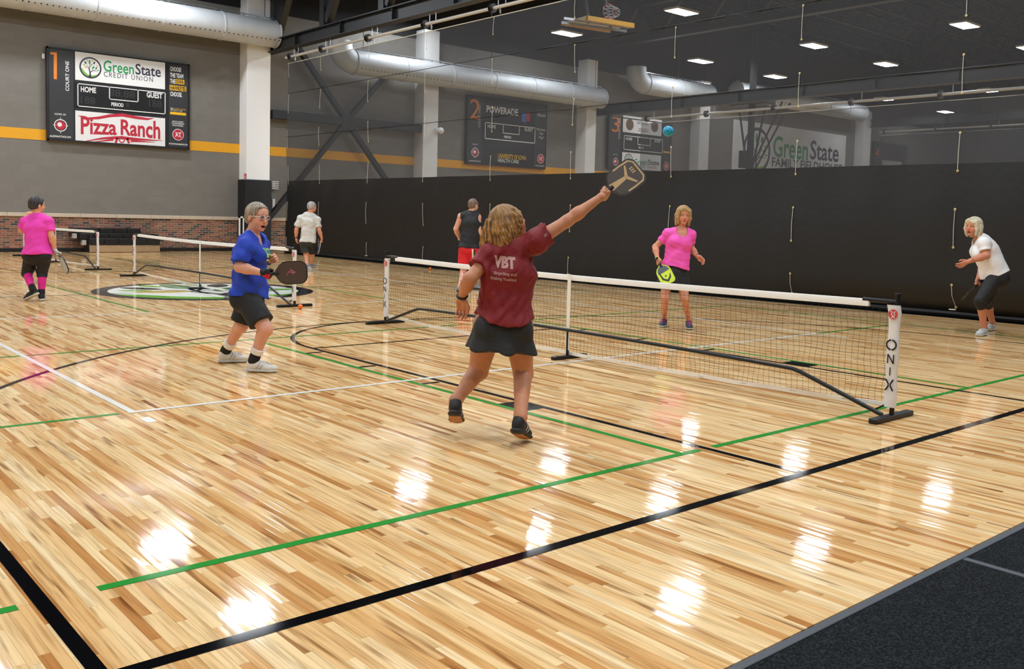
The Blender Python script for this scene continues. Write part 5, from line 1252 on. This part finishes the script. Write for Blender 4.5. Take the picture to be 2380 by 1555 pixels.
# ---- player in dark red, back to us, arm raised
def rig_red():
    s = Person(G(1213, 1022), 'woman in dark red shirt and black skort reaching up with a paddle', skin=(196, 132, 96), h=.006, w=1.04, hs=1.06, seed=11); P = s.P
    shL, shR, nb = P(1137, 598, -.02), P(1243, 562, .03), P(1185, 578, .02); hipL, hipR = P(1135, 756, .03), P(1203, 758, .05)
    s.torso(hipL, hipR, nb, shL, shR, female=True)
    elL, wrL = P(1092, 648, -.13), P(1073, 690, -.02); elR, wrR = P(1318, 514, .10), P(1394, 460, .16)
    s.arm(shL, elL, wrL, 1.02); s.arm(shR, elR, wrR, 1.0)
    knL, anL = P(1112, 862, .16), P(1060, 938, -.10); knR, anR = P(1216, 868, .16), P(1213, 978, -.02)
    blk, tan = cloth('shoe_black', (26, 26, 26), .6), mat('gum_sole', (186, 120, 52), .6); wht = mat('shoe_white', (228, 226, 220), .6)
    # left foot lifted behind, right foot on its toes
    fL = nrm(.85*(FW*np.array([1, 1, 0]))-np.array([0, 0, .42])+.03*RT); hl = P(1058, 950, -.16)
    anL = s.shoe(P(1055, 964, -.14), P(1055, 964, -.14)+fL, blk, mat('black_midsole', (30, 30, 31), .6), up=(0, 0, 1), m_tread=tan, m_lace=MATS['black_midsole'], m_stripe=wht)
    fR = nrm(.80*FH+.30*RH-.34*ZZ); tR = G(1225, 1024); hR = tR-.262*fR+np.array([0, 0, .004]); anR = s.shoe(hR, tR, blk, MATS['black_midsole'], up=(0, 0, 1), m_tread=tan, m_lace=MATS['black_midsole'], m_stripe=wht, L=.262)
    s.leg(hipL, knL, anL, 1.13); s.leg(hipR, knR, anR, 1.16)
    # hands
    g = s.hand(wrL, P(1076, 722, .03)-wrL, P(1100, 700, -.05)-P(1075, 705, 0), False, (.35, .45, .35), .08, .4, el=elL)
    a = nrm(P(1462, 408, .24)-P(1404, 450, .17)); m_ = nrm(-.35*RT+.9*UP*0+FW*.5-UP*.55)
    m_ = nrm(m_-(m_@a)*a); d = nrm(.80*a+.60*m_); g = s.hand(wrR+.01*a, d, a*.6-m_*.8+.25*UP, True, (1.25, 1.35, .8), .02, .95, el=elR)
    hd = P(1181, 520, .04)
    s.head(hd, .50*FW*np.array([1, 1, 0])+.78*RT+.42*np.array([0, 0, 1.]), np.array([0, 0, 1.])-.18*RT, nb, male=False)
    s.body()
    red = cloth('maroon_jersey', (124, 12, 20), .7)
    sh = s.shirt(red, hem=-.015, o=.018, hemw=(.205, .175), sl=[(shL, shL+.56*(elL-shL)), (shR, shR+.40*(elR-shR))], slw=.080, wr=.009, curve=1.6, hemshift=(0, 0, 0), label='dark red athletic tee with pale print on the back')
    prt = mat('pale_print', (196, 150, 140), .7)
    s.decal(sh, 'back_print', [('VBT', 0, 0, 1, .58, .06), ('Bicycling and', .05, -.55, 1.05, .20), ('Walking Vacations', -.02, -.80, 1.25, .20)], P(1174, 610, -.12), s.R, s.U, .135, prt)
    s.decal(sh, 'sleeve_print', [('25', 0, 0, .6, .5)], P(1268, 546, -.05), nrm(s.P(1280, 540)-s.P(1255, 550)), UP, .035, prt)
    s.skirt(cloth('black_skort', (34, 34, 33), .75), s.hm+np.array([0, 0, -.155])-.01*RT, .235, .185, top=-.02, o=.004, label='flared black skort', waves=6, wr=.006)
    # wavy long hair
    c, F, U, R, z = s.hc, s.hF, s.hU, s.hR, 1.0; q = lambda r, f, u: c+(r*R+f*F+u*U); D = np.array([0, 0, -1.])
    pr = [ell(q(0, -.016, .036), (R, F, U), (.094, .110, .102)), ell(q(0, -.055, -.04), (R, F, U), (.098, .08, .10))]
    rs = np.random.default_rng(3)
    NL = 46
    for k in range(NL):
        th = PI*(.17+1.66*(k+.5)/NL)+rs.normal(0, .08); lay = k % 2; r0 = q((.078+.012*lay)*math.sin(th), (.098+.012*lay)*math.cos(th)-.015, .03+rs.uniform(-.03, .05)); out = nrm(math.sin(th)*R+math.cos(th)*F); out = nrm(out*np.array([1, 1, 0]))
        back = math.cos(th) < .25; Lk = rs.uniform(.20, .30)*(1.0 if back else .62); p = r0; w_ = rs.uniform(.014, .022); tw = rs.uniform(0, 6)
        for j in range(5):
            e = p+Lk/5*nrm(D*1.0+out*((.30, .10, -.05, -.12, -.05)[j]+.16*math.sin(tw+j*1.5))+np.cross(out, D)*.20*math.sin(tw*1.7+j*1.3)-.10*RH); pr.append(seg(p, e, w_*(1-.1*j), w_*(.9-.12*j), k=.010)); p = e
    pr.append(ell(q(0, .11, -.02), (R, F, U), (.050, .07, .085), sub=1, k=.02))
    s.hair(pr, hair_mat('hair_dark_blond', (84, 52, 22), (192, 140, 70), 150), .004, .010, strand(s, .0012, 40))
    MB().tube([wrL-.012*nrm(wrL-elL)+.031*(math.cos(t)*RT+math.sin(t)*nrm(np.cross(nrm(wrL-elL), RT))) for t in np.linspace(0, 2*PI, 17)[:-1]], .009, 6, closed=True).build('wrist_watch', mat('watch_black', (22, 22, 22), .4), s.root, True)
    def art(r, fa, BL, W):
        mb = MB(); t = mat('paddle_tan', (196, 160, 104), .5); cy = BL*.52
        mb.stroke([(0, .0), (0, cy)], [.05, .022], fa, 0, .0008); mb.stroke([(0, cy), (-.07, cy+.045)], [.024, .012], fa, 0, .0008); mb.stroke([(0, cy), (.07, cy+.045)], [.024, .012], fa, 0, .0008)
        for k in range(3): mb.stroke([(-.012+.016*k-.02, cy+.055), (-.012+.016*k-.02, cy+.085)], .008, fa, 0, .0008)
        mb.stroke([(-W*.42, .09), (-W*.43, BL*.55), (-W*.41, BL-.045), (-W*.28, BL-.018), (W*.28, BL-.018), (W*.41, BL-.045), (W*.43, BL*.55), (W*.42, .09)], .012, fa, 0, .0006); mb.build('face_print', t, r)
    paddle('dark paddle with tan emblem held high by the woman in dark red', s.grip, a, -FW+.25*UP+.15*RT, L=.40, W=.205, face=(58, 42, 22), art=art)
    return s
RED = rig_red()
# ---- player in blue, glove and dark paddle
def ringband(s, name, c, ax, r, t, m):
    ax = nrm(ax); e1 = nrm(np.cross(ax, (0.3, .2, 1))); e2 = np.cross(ax, e1)
    return MB().tube([np.asarray(c)+r*(math.cos(q)*e1+math.sin(q)*e2) for q in np.linspace(0, 2*PI, 17)[:-1]], t, 6, closed=True).build(name, m, s.root, True)
FH = nrm(FW*np.array([1, 1, 0])); RH = nrm(RT*np.array([1, 1, 0])); ZZ = np.array([0, 0, 1.0])
def rig_blue():
    s = Person(G(588, 858), 'laughing woman in royal blue shirt with red glove and dark paddle', skin=(220, 160, 134), h=.006, w=1.05, hs=1.05, seed=21); P = s.P
    nb, shR, shL = P(586, 545, 0), P(573, 574, -.17), P(602, 566, .17); hipR, hipL = P(573, 690, -.10), P(583, 688, .10)
    s.torso(hipL, hipR, nb, shL, shR, bust=.92)
    elR, wrR = P(556, 621, -.25), P(606, 633, -.25); elL, wrL = P(596, 622, .22), P(626, 605, .08)
    s.arm(shR, elR, wrR, 1.1); s.arm(shL, elL, wrL, 1.05)
    knR, anR = P(617, 765, -.20), P(598, 828, -.06); knL, anL = P(560, 757, .14), P(536, 806, .26)
    wh, wsole = cloth('shoe_offwhite', (222, 218, 208), .6), mat('shoe_sole_white', (200, 198, 190), .6); grey = mat('shoe_grey', (168, 170, 172), .5)
    hR, tR = G(573, 864), G(637, 866); hL, tL = G(507, 844), G(563, 842)
    anR = s.shoe(hR, tR, wh, wsole, m_lace=grey, m_stripe=grey, L=.275); anL = s.shoe(hL, tL, wh, wsole, m_lace=grey, m_stripe=grey, L=.27)
    s.leg(hipR, knR, anR, 1.08); s.leg(hipL, knL, anL, 1.08)
    s.hand(wrL, nrm(P(645, 597, .04)-wrL), -FH*.4+ZZ, False, (1.3, 1.5, 1.1), .0, .9)
    # gripping right hand, covered by the glove
    a = nrm(P(690, 634, -.25)-P(632, 637, -.25)); m_ = nrm(-.75*ZZ+.55*FH); m_ = nrm(m_-(m_@a)*a); d = nrm(.78*a+.62*m_)
    n0 = len(s.parts); s.hand(wrR+.008*a, d, a*.62-m_*.78, True, (1.2, 1.35, .8), .02, .95, el=elR); gv = s.parts.pop()
    glk, glr = cloth('glove_black', (22, 22, 24), .7), cloth('glove_red', (206, 24, 44), .7)
    V, F, _ = gv; V = V+0.0; me = mesh_np('glove', V, F, glk); me.materials.append(glr)
    cen = V[F].mean(1); rel = (cen-(wrR+.045*d)); mk = (np.linalg.norm(rel, axis=1) < .046) & ((rel@m_) > -.012); me.polygons.foreach_set('material_index', mk.astype(np.int32)); put('glove', me, s.root, label='red and black glove')
    hc = P(598, 505, -.02); s.head(hc, .80*RH-.52*FH-.05*ZZ, ZZ+.12*RH, nb, mouth=.55, lips=(186, 96, 90))
    s.body()
    # spectacles
    q = lambda r, f, u: s.hc+s.hs*(r*s.hR+f*s.hF+u*s.hU); gm_ = mat('spectacle_frame', (222, 220, 214), .3); gl = mat('spectacle_lens', (124, 94, 96), .15)
    gl_o = MB()
    for g in (-1, 1): gl_o.tube([q(g*.034+.024*math.cos(t), .104-.010*abs(math.cos(t))*(1 if g*math.cos(t) > 0 else 0), .003+.0155*math.sin(t)) for t in np.linspace(0, 2*PI, 21)[:-1]], .0024, 6, closed=True)
    gl_o.tube([q(-.010, .106, .006), q(.010, .106, .006)], .0026, 6)
    for g in (-1, 1): gl_o.tube([q(g*.058, .094, .006), q(g*.075, .06, .006), q(g*.08, -.01, .004)], .0032, 6)
    go = gl_o.build('spectacles', gm_, s.root, True)
    for g in (-1, 1): MB().lathe([(.020, 0), (.020, .001)], q(g*.034, .101, .003), s.hF, 18).build('lens', gl, go)
    mb = MB(); mb.obox(q(0, .088, -.063), s.hR*.013, s.hF*.004, s.hU*.0035); mb.build('teeth', M_eye, s.root)
    s.hair(hair_prims(s, 'short'), hair_mat('hair_grey_brown', (104, 88, 72), (182, 168, 148), 80), .004, .012, strand(s, .0022, 36))
    blue = cloth('blue_tee', (20, 58, 172), .75)
    sh = s.shirt(blue, hem=-.0, o=.024, hemw=(.205, .168), sl=[(shR, shR+.80*(elR-shR)), (shL, shL+.8*(elL-shL))], slw=.077, wr=.008, belly=-.006, bust=.92, label='royal blue tee with a green chest print')
    s.decal(sh, 'chest_print', [(None, 0, 0, 1, .42)], s.ch+.16*s.F+.02*s.U-.00*s.R, -s.R*1.0, s.U, .20, mat('print_lime', (148, 204, 110), .7)); s.decal(sh, 'chest_print', [(None, -.3, .02, .12, .2), (None, -.1, -.02, .16, .16), (None, .12, .03, .1, .2), (None, .3, -.02, .14, .18)], s.ch+.16*s.F+.035*s.U, -s.R, s.U, .2, mat('print_blue', (40, 96, 150), .7), .005); s.decal(sh, 'chest_print', [(None, 0, 0, .8, .10)], s.ch+.16*s.F-.045*s.U, -s.R, s.U, .2, mat('print_cream', (226, 224, 170), .7), .005)
    s.shorts(cloth('black_shorts', (26, 26, 25), .75), [(hipR, hipR+.80*(knR-hipR)), (hipL, hipL+.86*(knL-hipL))], top=-.01, o=.006, flare=.112, r0=.098)
    wt = cloth('white_sock_cuff', (232, 228, 220), .9); bs = cloth('black_sock', (24, 24, 25), .85)
    for lg in (0, 1): s.sock(lg, -.15, .22, bs, .008, 'sock'); s.sock(lg, .19, .36, wt, .016, 'sock_cuff')
    ringband(s, 'wrist_band', wrL-.02*nrm(wrL-elL), wrL-elL, .030, .010, MATS['black_sock'])
    def art(r, fa, BL, W):
        mb = MB(); t = mat('paddle_pink_print', (176, 96, 128), .5); cy = BL*.45
        mb.stroke([(-.03, cy+.00), (.0, cy+.045), (.012, cy+.02)], [.012, .010, .008], fa, 0, .0008); mb.stroke([(.005, cy+.03), (-.012, cy-.01), (.022, cy-.035)], [.012, .011, .004], fa, 0, .0008); mb.build('face_print', t, r)
    paddle('charcoal paddle with small pink mark held by the woman in blue', s.grip, a, -FH+.05*ZZ, L=.40, W=.205, face=(74, 58, 48), art=art, round_=.07)
rig_blue()
def rig_pink():
    s = Person(G(1572, 766), 'woman in bright pink tee and black skirt facing us beyond the net', skin=(212, 146, 114), h=.007, w=1.0, hs=1.04, seed=31); P = s.P
    nb, shR, shL = P(1583, 534, .02), P(1553, 544, .0), P(1606, 547, .02); hipR, hipL = P(1551, 630, 0), P(1583, 630, .02)
    s.torso(hipL, hipR, nb, shL, shR)
    elR, wrR = P(1523, 574, .04), P(1528, 600, -.08); elL, wrL = P(1607, 577, .10), P(1622, 596, -.05)
    s.arm(shR, elR, wrR, 1.0); s.arm(shL, elL, wrL, 1.0)
    knR, anR = P(1546, 692, -.08), P(1540, 744, .02); knL, anL = P(1591, 693, -.08), P(1598, 752, .0)
    nv, ws, mg = cloth('shoe_slate', (52, 72, 98), .6), mat('shoe_sole_white', (200, 198, 190)), mat('lace_magenta', (186, 40, 120), .6)
    anR = s.shoe(G(1545, 757), G(1528, 767), nv, ws, m_lace=mg, m_stripe=mg, L=.26); anL = s.shoe(G(1599, 762), G(1610, 775), nv, ws, m_lace=mg, m_stripe=mg, L=.26)
    s.leg(hipR, knR, anR, 1.0); s.leg(hipL, knL, anL, 1.0)
    s.hand(wrL, P(1634, 606, -.10)-wrL, P(1628, 590, -.1)-P(1626, 603, -.05), False, (.3, .4, .3), .08, .4, .0035)
    a = nrm(P(1545, 640, -.15)-P(1531, 612, -.10)); m_ = nrm(-FH*.8+.3*RH); m_ = nrm(m_-(m_@a)*a); d = nrm(.85*a+.5*m_)
    s.hand(wrR, d, a*.5-m_*.85, True, (1.1, 1.3, .8), .02, .9, .0035, el=elR)
    s.head(P(1588, 501, .0), -FH+.08*RH-.02*ZZ, ZZ+.05*RH, nb, .0035, lips=(190, 96, 92)); s.body()
    s.hair(hair_prims(s, 'bob'), hair_mat('hair_blond', (138, 102, 58), (204, 164, 108), 150), .0045, .014, strand(s, .002, 40))
    sh = s.shirt(cloth('pink_tee', (250, 88, 184), .7), hem=-.045, o=.020, hemw=(.20, .165), sl=[(shR, shR+.62*(elR-shR)), (shL, shL+.62*(elL-shL))], slw=.060, wr=.006, neckfront=.075, label='bright pink scoop-neck tee')
    s.skirt(cloth('black_skirt', (24, 25, 26), .7), s.hm+np.array([0, 0, -.20]), .235, .185, top=-.03, o=.004, waves=7, wr=.003)
    ringband(s, 'wrist_watch', wrL-.015*nrm(wrL-elL), wrL-elL, .026, .009, mat('watch_black', (22, 22, 22)))
    def art(r, fa, BL, W):
        dk = mat('paddle_dark_print', (34, 40, 44), .5); mb = MB(); mb.stroke([(-.062, BL*.40+.035), (-.05, BL*.40+.075), (0, BL*.40+.115), (.05, BL*.40+.075), (.062, BL*.40+.0), (.06, BL*.40-.04)], [.010, .022, .032, .026, .016, .006], fa, 0, .0008); mb.disc(.0, BL*.40+.045, .011, fa, 0, .0008, n=16); mb.build('face_print', dk, r)
        mb = MB(); mb.poly([(-W*.40, .085), (-W*.37, .055), (-W*.28, .026), (-.02, .002), (.02, .002), (W*.28, .026), (W*.37, .055), (W*.40, .105)], fa, 0, .0006); mb.build('throat_print', mat('paddle_throat', (92, 98, 104), .5, var=.6, vscale=90), r)
    paddle('lime yellow paddle with dark curved mark held by the woman in pink', s.grip, a, -FH+.1*ZZ, L=.39, W=.20, face=(214, 236, 52), edge=(190, 210, 60), art=art, round_=.05)
rig_pink()
def rig_white():
    s = Person(G(2278, 780), 'woman in white tee crouching at the right edge by the curtain', skin=(208, 138, 108), h=.007, w=1.12, hs=1.04, seed=41); P = s.P
    nb, shL, shR = P(2278, 552, 0), P(2288, 566, -.16), P(2278, 568, .16); hipL, hipR = P(2318, 640, -.09), P(2312, 642, .09)
    s.torso(hipL, hipR, nb, shL, shR, bust=1.1)
    elL, wrL = P(2293, 594, -.22), P(2250, 608, -.26); elR, wrR = P(2285, 615, .22), P(2273, 648, .14)
    s.arm(shL, elL, wrL, 1.1); s.arm(shR, elR, wrR, 1.0)
    knL, anL = P(2278, 698, -.14), P(2273, 762, -.06); knR, anR = P(2293, 695, .12), P(2296, 752, .12)
    gy, gs = cloth('shoe_pale_grey', (186, 192, 196), .6), mat('shoe_sole_white', (200, 198, 190))
    anL = s.shoe(G(2291, 779), G(2246, 786), gy, gs, L=.265); anR = s.shoe(G(2309, 767), G(2278, 773), gy, gs, L=.265)
    s.leg(hipL, knL, anL, 1.1); s.leg(hipR, knR, anR, 1.1)
    s.hand(wrL, P(2224, 622, -.24)-wrL, ZZ-.3*FH, False, (.25, .3, .2), .05, .3, .0035)
    a = nrm(P(2240, 688, .05)-P(2268, 662, .12)); m_ = nrm(-.6*ZZ+.5*RH); m_ = nrm(m_-(m_@a)*a); d = nrm(.8*a+.6*m_); s.hand(wrR, d, a*.6-m_*.8, True, (1.1, 1.3, .8), .02, .9, .0035, el=elR)
    s.head(P(2263, 527, -.01), -.86*RH-.5*FH, ZZ+.10*RH, nb, .0035, mouth=.2); s.body()
    s.hair(hair_prims(s, 'bob'), hair_mat('hair_pale_blond', (178, 160, 124), (236, 228, 202), 150), .0045, .014, strand(s, .002, 36))
    s.shirt(cloth('white_tee', (236, 234, 232), .75, .04), hem=-.02, o=.024, hemw=(.20, .175), sl=[(shL, shL+.62*(elL-shL)), (shR, shR+.6*(elR-shR))], slw=.076, wr=.005, belly=.01, bust=1.1)
    s.shorts(cloth('black_capri', (20, 20, 22), .7), [(hipL, hipL+.97*(knL-hipL)), (hipR, hipR+.97*(knR-hipR))], top=-.0, o=.006, flare=.076, r0=.098, wr=.002, name='capri_leggings')
    for lg in (0, 1): s.sock(lg, .72, 1.25, MATS['black_capri'], .010, 'legging_cuff')
    ringband(s, 'bracelet', wrL-.01*nrm(wrL-elL), wrL-elL, .028, .003, M_gromm)
    def art(r, fa, BL, W):
        mb = MB(); t = mat('paddle_olive_print', (150, 144, 40), .5); mb.stroke([(-W*.36, .05), (W*.36, BL-.03)], .010, fa, 0, .0008); mb.stroke([(W*.36, .05), (-W*.36, BL-.03)], .010, fa, 0, .0008); mb.rect(-W*.4, W*.4, BL-.03, BL-.02, fa, 0, .0008); mb.disc(0, .05, .035, fa, 0, .0007, n=16); mb.build('face_print', t, r)
    paddle('black paddle with olive cross print held low by the woman in white', s.grip, a, -FH*.5+.86*nrm(np.cross(a, FH)), L=.40, W=.19, face=(24, 24, 22), art=art, round_=.035)
rig_white()
def rig_tank():
    s = Person(G(1094, 674), 'man in black sleeveless top and red shorts, back turned, behind the net', skin=(222, 166, 140), h=.009, w=1.13, hs=1.05, seed=51); P = s.P
    nb, shL, shR = P(1098, 492, 0), P(1072, 503, .0), P(1110, 505, -.02); hipL, hipR = P(1080, 577, 0), P(1101, 577, 0)
    s.torso(hipL, hipR, nb, shL, shR, female=False)
    elL, wrL = P(1060, 532, .06), P(1069, 556, .25); elR, wrR = P(1113, 538, -.05), P(1123, 563, .06)
    s.arm(shL, elL, wrL, 1.2); s.arm(shR, elR, wrR, 1.2); knL, anL = P(1077, 632, .04), P(1072, 664, -.02); knR, anR = P(1102, 630, .10), P(1104, 660, .02)
    sp, so = cloth('shoe_silver_black', (150, 152, 156), .5, .5), mat('shoe_sole_dark', (44, 46, 50), .6)
    anL = s.shoe(G(1061, 678), G(1092, 678), sp, so, L=.29, h=.006); anR = s.shoe(G(1095, 672), G(1127, 674), sp, so, L=.29, h=.006)
    s.leg(hipL, knL, anL, 1.1); s.leg(hipR, knR, anR, 1.1)
    s.hand(wrL, FH+.2*RH, ZZ, False, (.8, .8, .5), .03, .5, .0045); s.hand(wrR, P(1130, 572, .12)-wrR, FH+.2*RH, True, (.7, .8, .5), .03, .5, .0045)
    s.head(P(1100, 477, 0), .8*FH+.6*RH, ZZ, nb, .0045, male=True); s.body()
    s.hair(hair_prims(s, 'buzz'), hair_mat('hair_cropped_brown', (96, 76, 62), (140, 116, 96), 120), .006, .01)
    s.shirt(cloth('black_tank', (26, 27, 29), .7), hem=.0, o=.018, hemw=(.185, .15), sleeveless=True, female=False, wr=.004, name='sleeveless_top')
    sh = s.shorts(cloth('red_shorts', (212, 22, 36), .7), [(hipL, hipL+.82*(knL-hipL)), (hipR, hipR+.82*(knR-hipR))], top=.0, o=.004, flare=.115, r0=.10)
    for nm, x0, x1, m in (('side_stripe', 1096, 1100, M_ink), ('side_stripe', 1099.5, 1103, MATS['black_tank'])):
        a_, b_ = P((x0+x1)/2, 597, -.3), (x1-x0)/122.; s.decal(sh, nm, [(None, 0, 0, b_, .30)], a_, RT, UP, 1.0, m)
    ringband(s, 'wristband', wrR-.03*nrm(wrR-elR), wrR-elR, .030, .018, mat('sweatband_black', (20, 21, 26), .9))
rig_tank()
def rig_grey():
    s = Person(G(717, 628), 'grey-haired man in pale grey tee walking away beside the curtain', skin=(214, 148, 116), h=.010, w=1.06, hs=1.05, seed=61); P = s.P
    nb, shL, shR = P(720, 495, 0), P(698, 508, 0), P(738, 510, 0); hipL, hipR = P(707, 562, 0), P(724, 562, 0)
    s.torso(hipL, hipR, nb, shL, shR, female=False); elL, wrL = P(689, 533, -.02), P(688, 553, .06); elR, wrR = P(742, 535, -.02), P(748, 555, .06)
    s.arm(shL, elL, wrL, 1.15); s.arm(shR, elR, wrR, 1.15); knL, anL = P(712, 593, .02), P(713, 620, -.16); knR, anR = P(725, 592, .25), P(723, 612, .55)
    sg, so = cloth('shoe_grey_run', (140, 142, 142), .6), mat('shoe_sole_white', (200, 198, 190)); anL = s.shoe(G(711, 629), G(728, 631), sg, so, L=.29, h=.007); h_ = G(720, 622); anR = s.shoe(h_, h_+nrm(.8*FH+.5*RH)*.29, sg, so, L=.29, h=.007)
    s.leg(hipL, knL, anL, 1.1); s.leg(hipR, knR, anR, 1.1)
    s.hand(wrL, -ZZ+.1*RH+.1*FH, FH, False, (.3, .4, .3), .05, .4, .005); a = nrm(P(742, 583, .12)-P(748, 562, .08)); m_ = nrm(FH*.8+.2*RH); m_ = nrm(m_-(m_@a)*a); d = nrm(.6*a+.8*m_); s.hand(wrR, -ZZ+.2*FH, FH, True, (1.1, 1.3, .8), .02, .9, .005)
    s.head(P(725, 481, 0), .7*FH+.72*RH, ZZ, nb, .005, male=True); s.body()
    s.hair(hair_prims(s, 'crop'), hair_mat('hair_silver', (128, 124, 118), (192, 190, 186), 120), .006, .01)
    s.shirt(cloth('pale_grey_tee', (206, 204, 198), .8, .05), hem=.02, o=.022, hemw=(.195, .16), sl=[(shL, shL+.75*(elL-shL)), (shR, shR+.75*(elR-shR))], slw=.076, wr=.007, female=False)
    s.shorts(cloth('charcoal_shorts', (38, 40, 40), .7), [(hipL, hipL+.80*(knL-hipL)), (hipR, hipR+.8*(knR-hipR))], top=-.0, o=.006, flare=.115, r0=.10)
    s.sock(0, -.1, .14, cloth('grey_sock', (130, 130, 128), .9), .007)
    ringband(s, 'wrist_watch', wrL-.02*nrm(wrL-elL), wrL-elL, .032, .012, mat('watch_black', (22, 22, 22)))
    paddle('blue paddle seen edge-on held by the grey-haired man', s.grip, a, RH+.35*FH, L=.38, W=.19, face=(92, 100, 150), edge=(190, 190, 196), grip=(190, 190, 190))
rig_grey()
def rig_left():
    s = Person(G(92, 699), 'dark-haired woman in pink tee and pink knee socks, back turned at far left', skin=(222, 158, 120), h=.008, w=1.09, hs=1.02, seed=71); P = s.P
    nb, shL, shR = P(86, 500, 0), P(62, 517, 0), P(111, 515, 0); hipL, hipR = P(72, 592, 0), P(104, 590, 0)
    s.torso(hipL, hipR, nb, shL, shR, glute=1.05); elL, wrL = P(50, 535, .02), P(60, 507, .22); elR, wrR = P(120, 550, -.03), P(127, 579, .03)
    s.arm(shL, elL, wrL, 1.1); s.arm(shR, elR, wrR, 1.05); knL, anL = P(62, 635, .10), P(76, 678, -.10); knR, anR = P(98, 637, .05), P(99, 680, .0)
    bk, so = cloth('shoe_black_knit', (30, 30, 31), .7), mat('shoe_sole_cream', (214, 206, 190), .6)
    hl = P(91, 684, -.10); anL = s.shoe(hl, G(60, 699), bk, so, L=.26, h=.006); anR = s.shoe(G(96, 700), G(90, 698)+.1*FH, bk, so, L=.26, h=.006)
    s.leg(hipL, knL, anL, 1.02); s.leg(hipR, knR, anR, 1.02)
    s.hand(wrL, P(68, 490, .26)-wrL, RH-.2*FH, False, (.6, .7, .4), .04, .4, .0045, sc=1.05)
    a = nrm(P(147, 630, .02)-P(134, 602, .03)); m_ = nrm(-.4*RH+.7*FH); m_ = nrm(m_-(m_@a)*a); d = nrm(.85*a+.5*m_); s.hand(wrR, d, a*.5-m_*.85, True, (1.0, 1.2, .8), .02, .9, .0045, sc=1.05, el=elR); gv = s.parts.pop()
    gm2 = cloth('glove_white', (224, 222, 216), .8); me = mesh_np('glove', gv[0], gv[1], gm2); me.materials.append(cloth('glove_black', (22, 22, 24))); cen = gv[0][gv[1]].mean(1); mk = np.sin((cen@d)*260) > .75; me.polygons.foreach_set('material_index', mk.astype(np.int32)); put('glove', me, s.root, label='white glove with black bands')
    s.head(P(86, 477, 0), .8*FH+.6*RH, ZZ, nb, .0045); s.body()
    s.hair(hair_prims(s, 'short'), hair_mat('hair_black_grey', (26, 24, 24), (70, 66, 64), 90), .005, .012, strand(s, .004, 26))
    s.shirt(cloth('magenta_tee', (234, 60, 176), .75), hem=.005, o=.022, hemw=(.205, .19), sl=[(shL, shL+.75*(elL-shL)), (shR, shR+.66*(elR-shR))], slw=.074, wr=.007, belly=.015)
    cp = cloth('black_capri', (20, 20, 22), .7); s.shorts(cp, [(hipL, hipL+.98*(knL-hipL)), (hipR, hipR+.98*(knR-hipR))], top=-.02, o=.004, flare=.074, r0=.090, wr=.002, name='capri_leggings')
    pk = cloth('pink_sock', (222, 30, 140), .8); bs = cloth('black_sock', (24, 24, 25))
    for lg in (0, 1): s.sock(lg, .80, 1.25, cp, .012, 'legging_cuff'); s.sock(lg, .16, .84, pk, .008, 'knee_sock'); s.sock(lg, -.15, .20, bs, .009, 'ankle_sock')
    ringband(s, 'wrist_watch', wrL-.02*nrm(wrL-elL), wrL-elL, .030, .010, mat('watch_black', (22, 22, 22)))
    paddle('white and pink paddle held low by the dark-haired woman', s.grip, a, -FH*.62-.75*RH, L=.40, W=.20, face=(196, 200, 206), edge=(24, 24, 25), th=.016, round_=.07)
rig_left()
print('tris', sum(len(o.data.polygons) for o in bpy.data.objects if o.type=='MESH'))
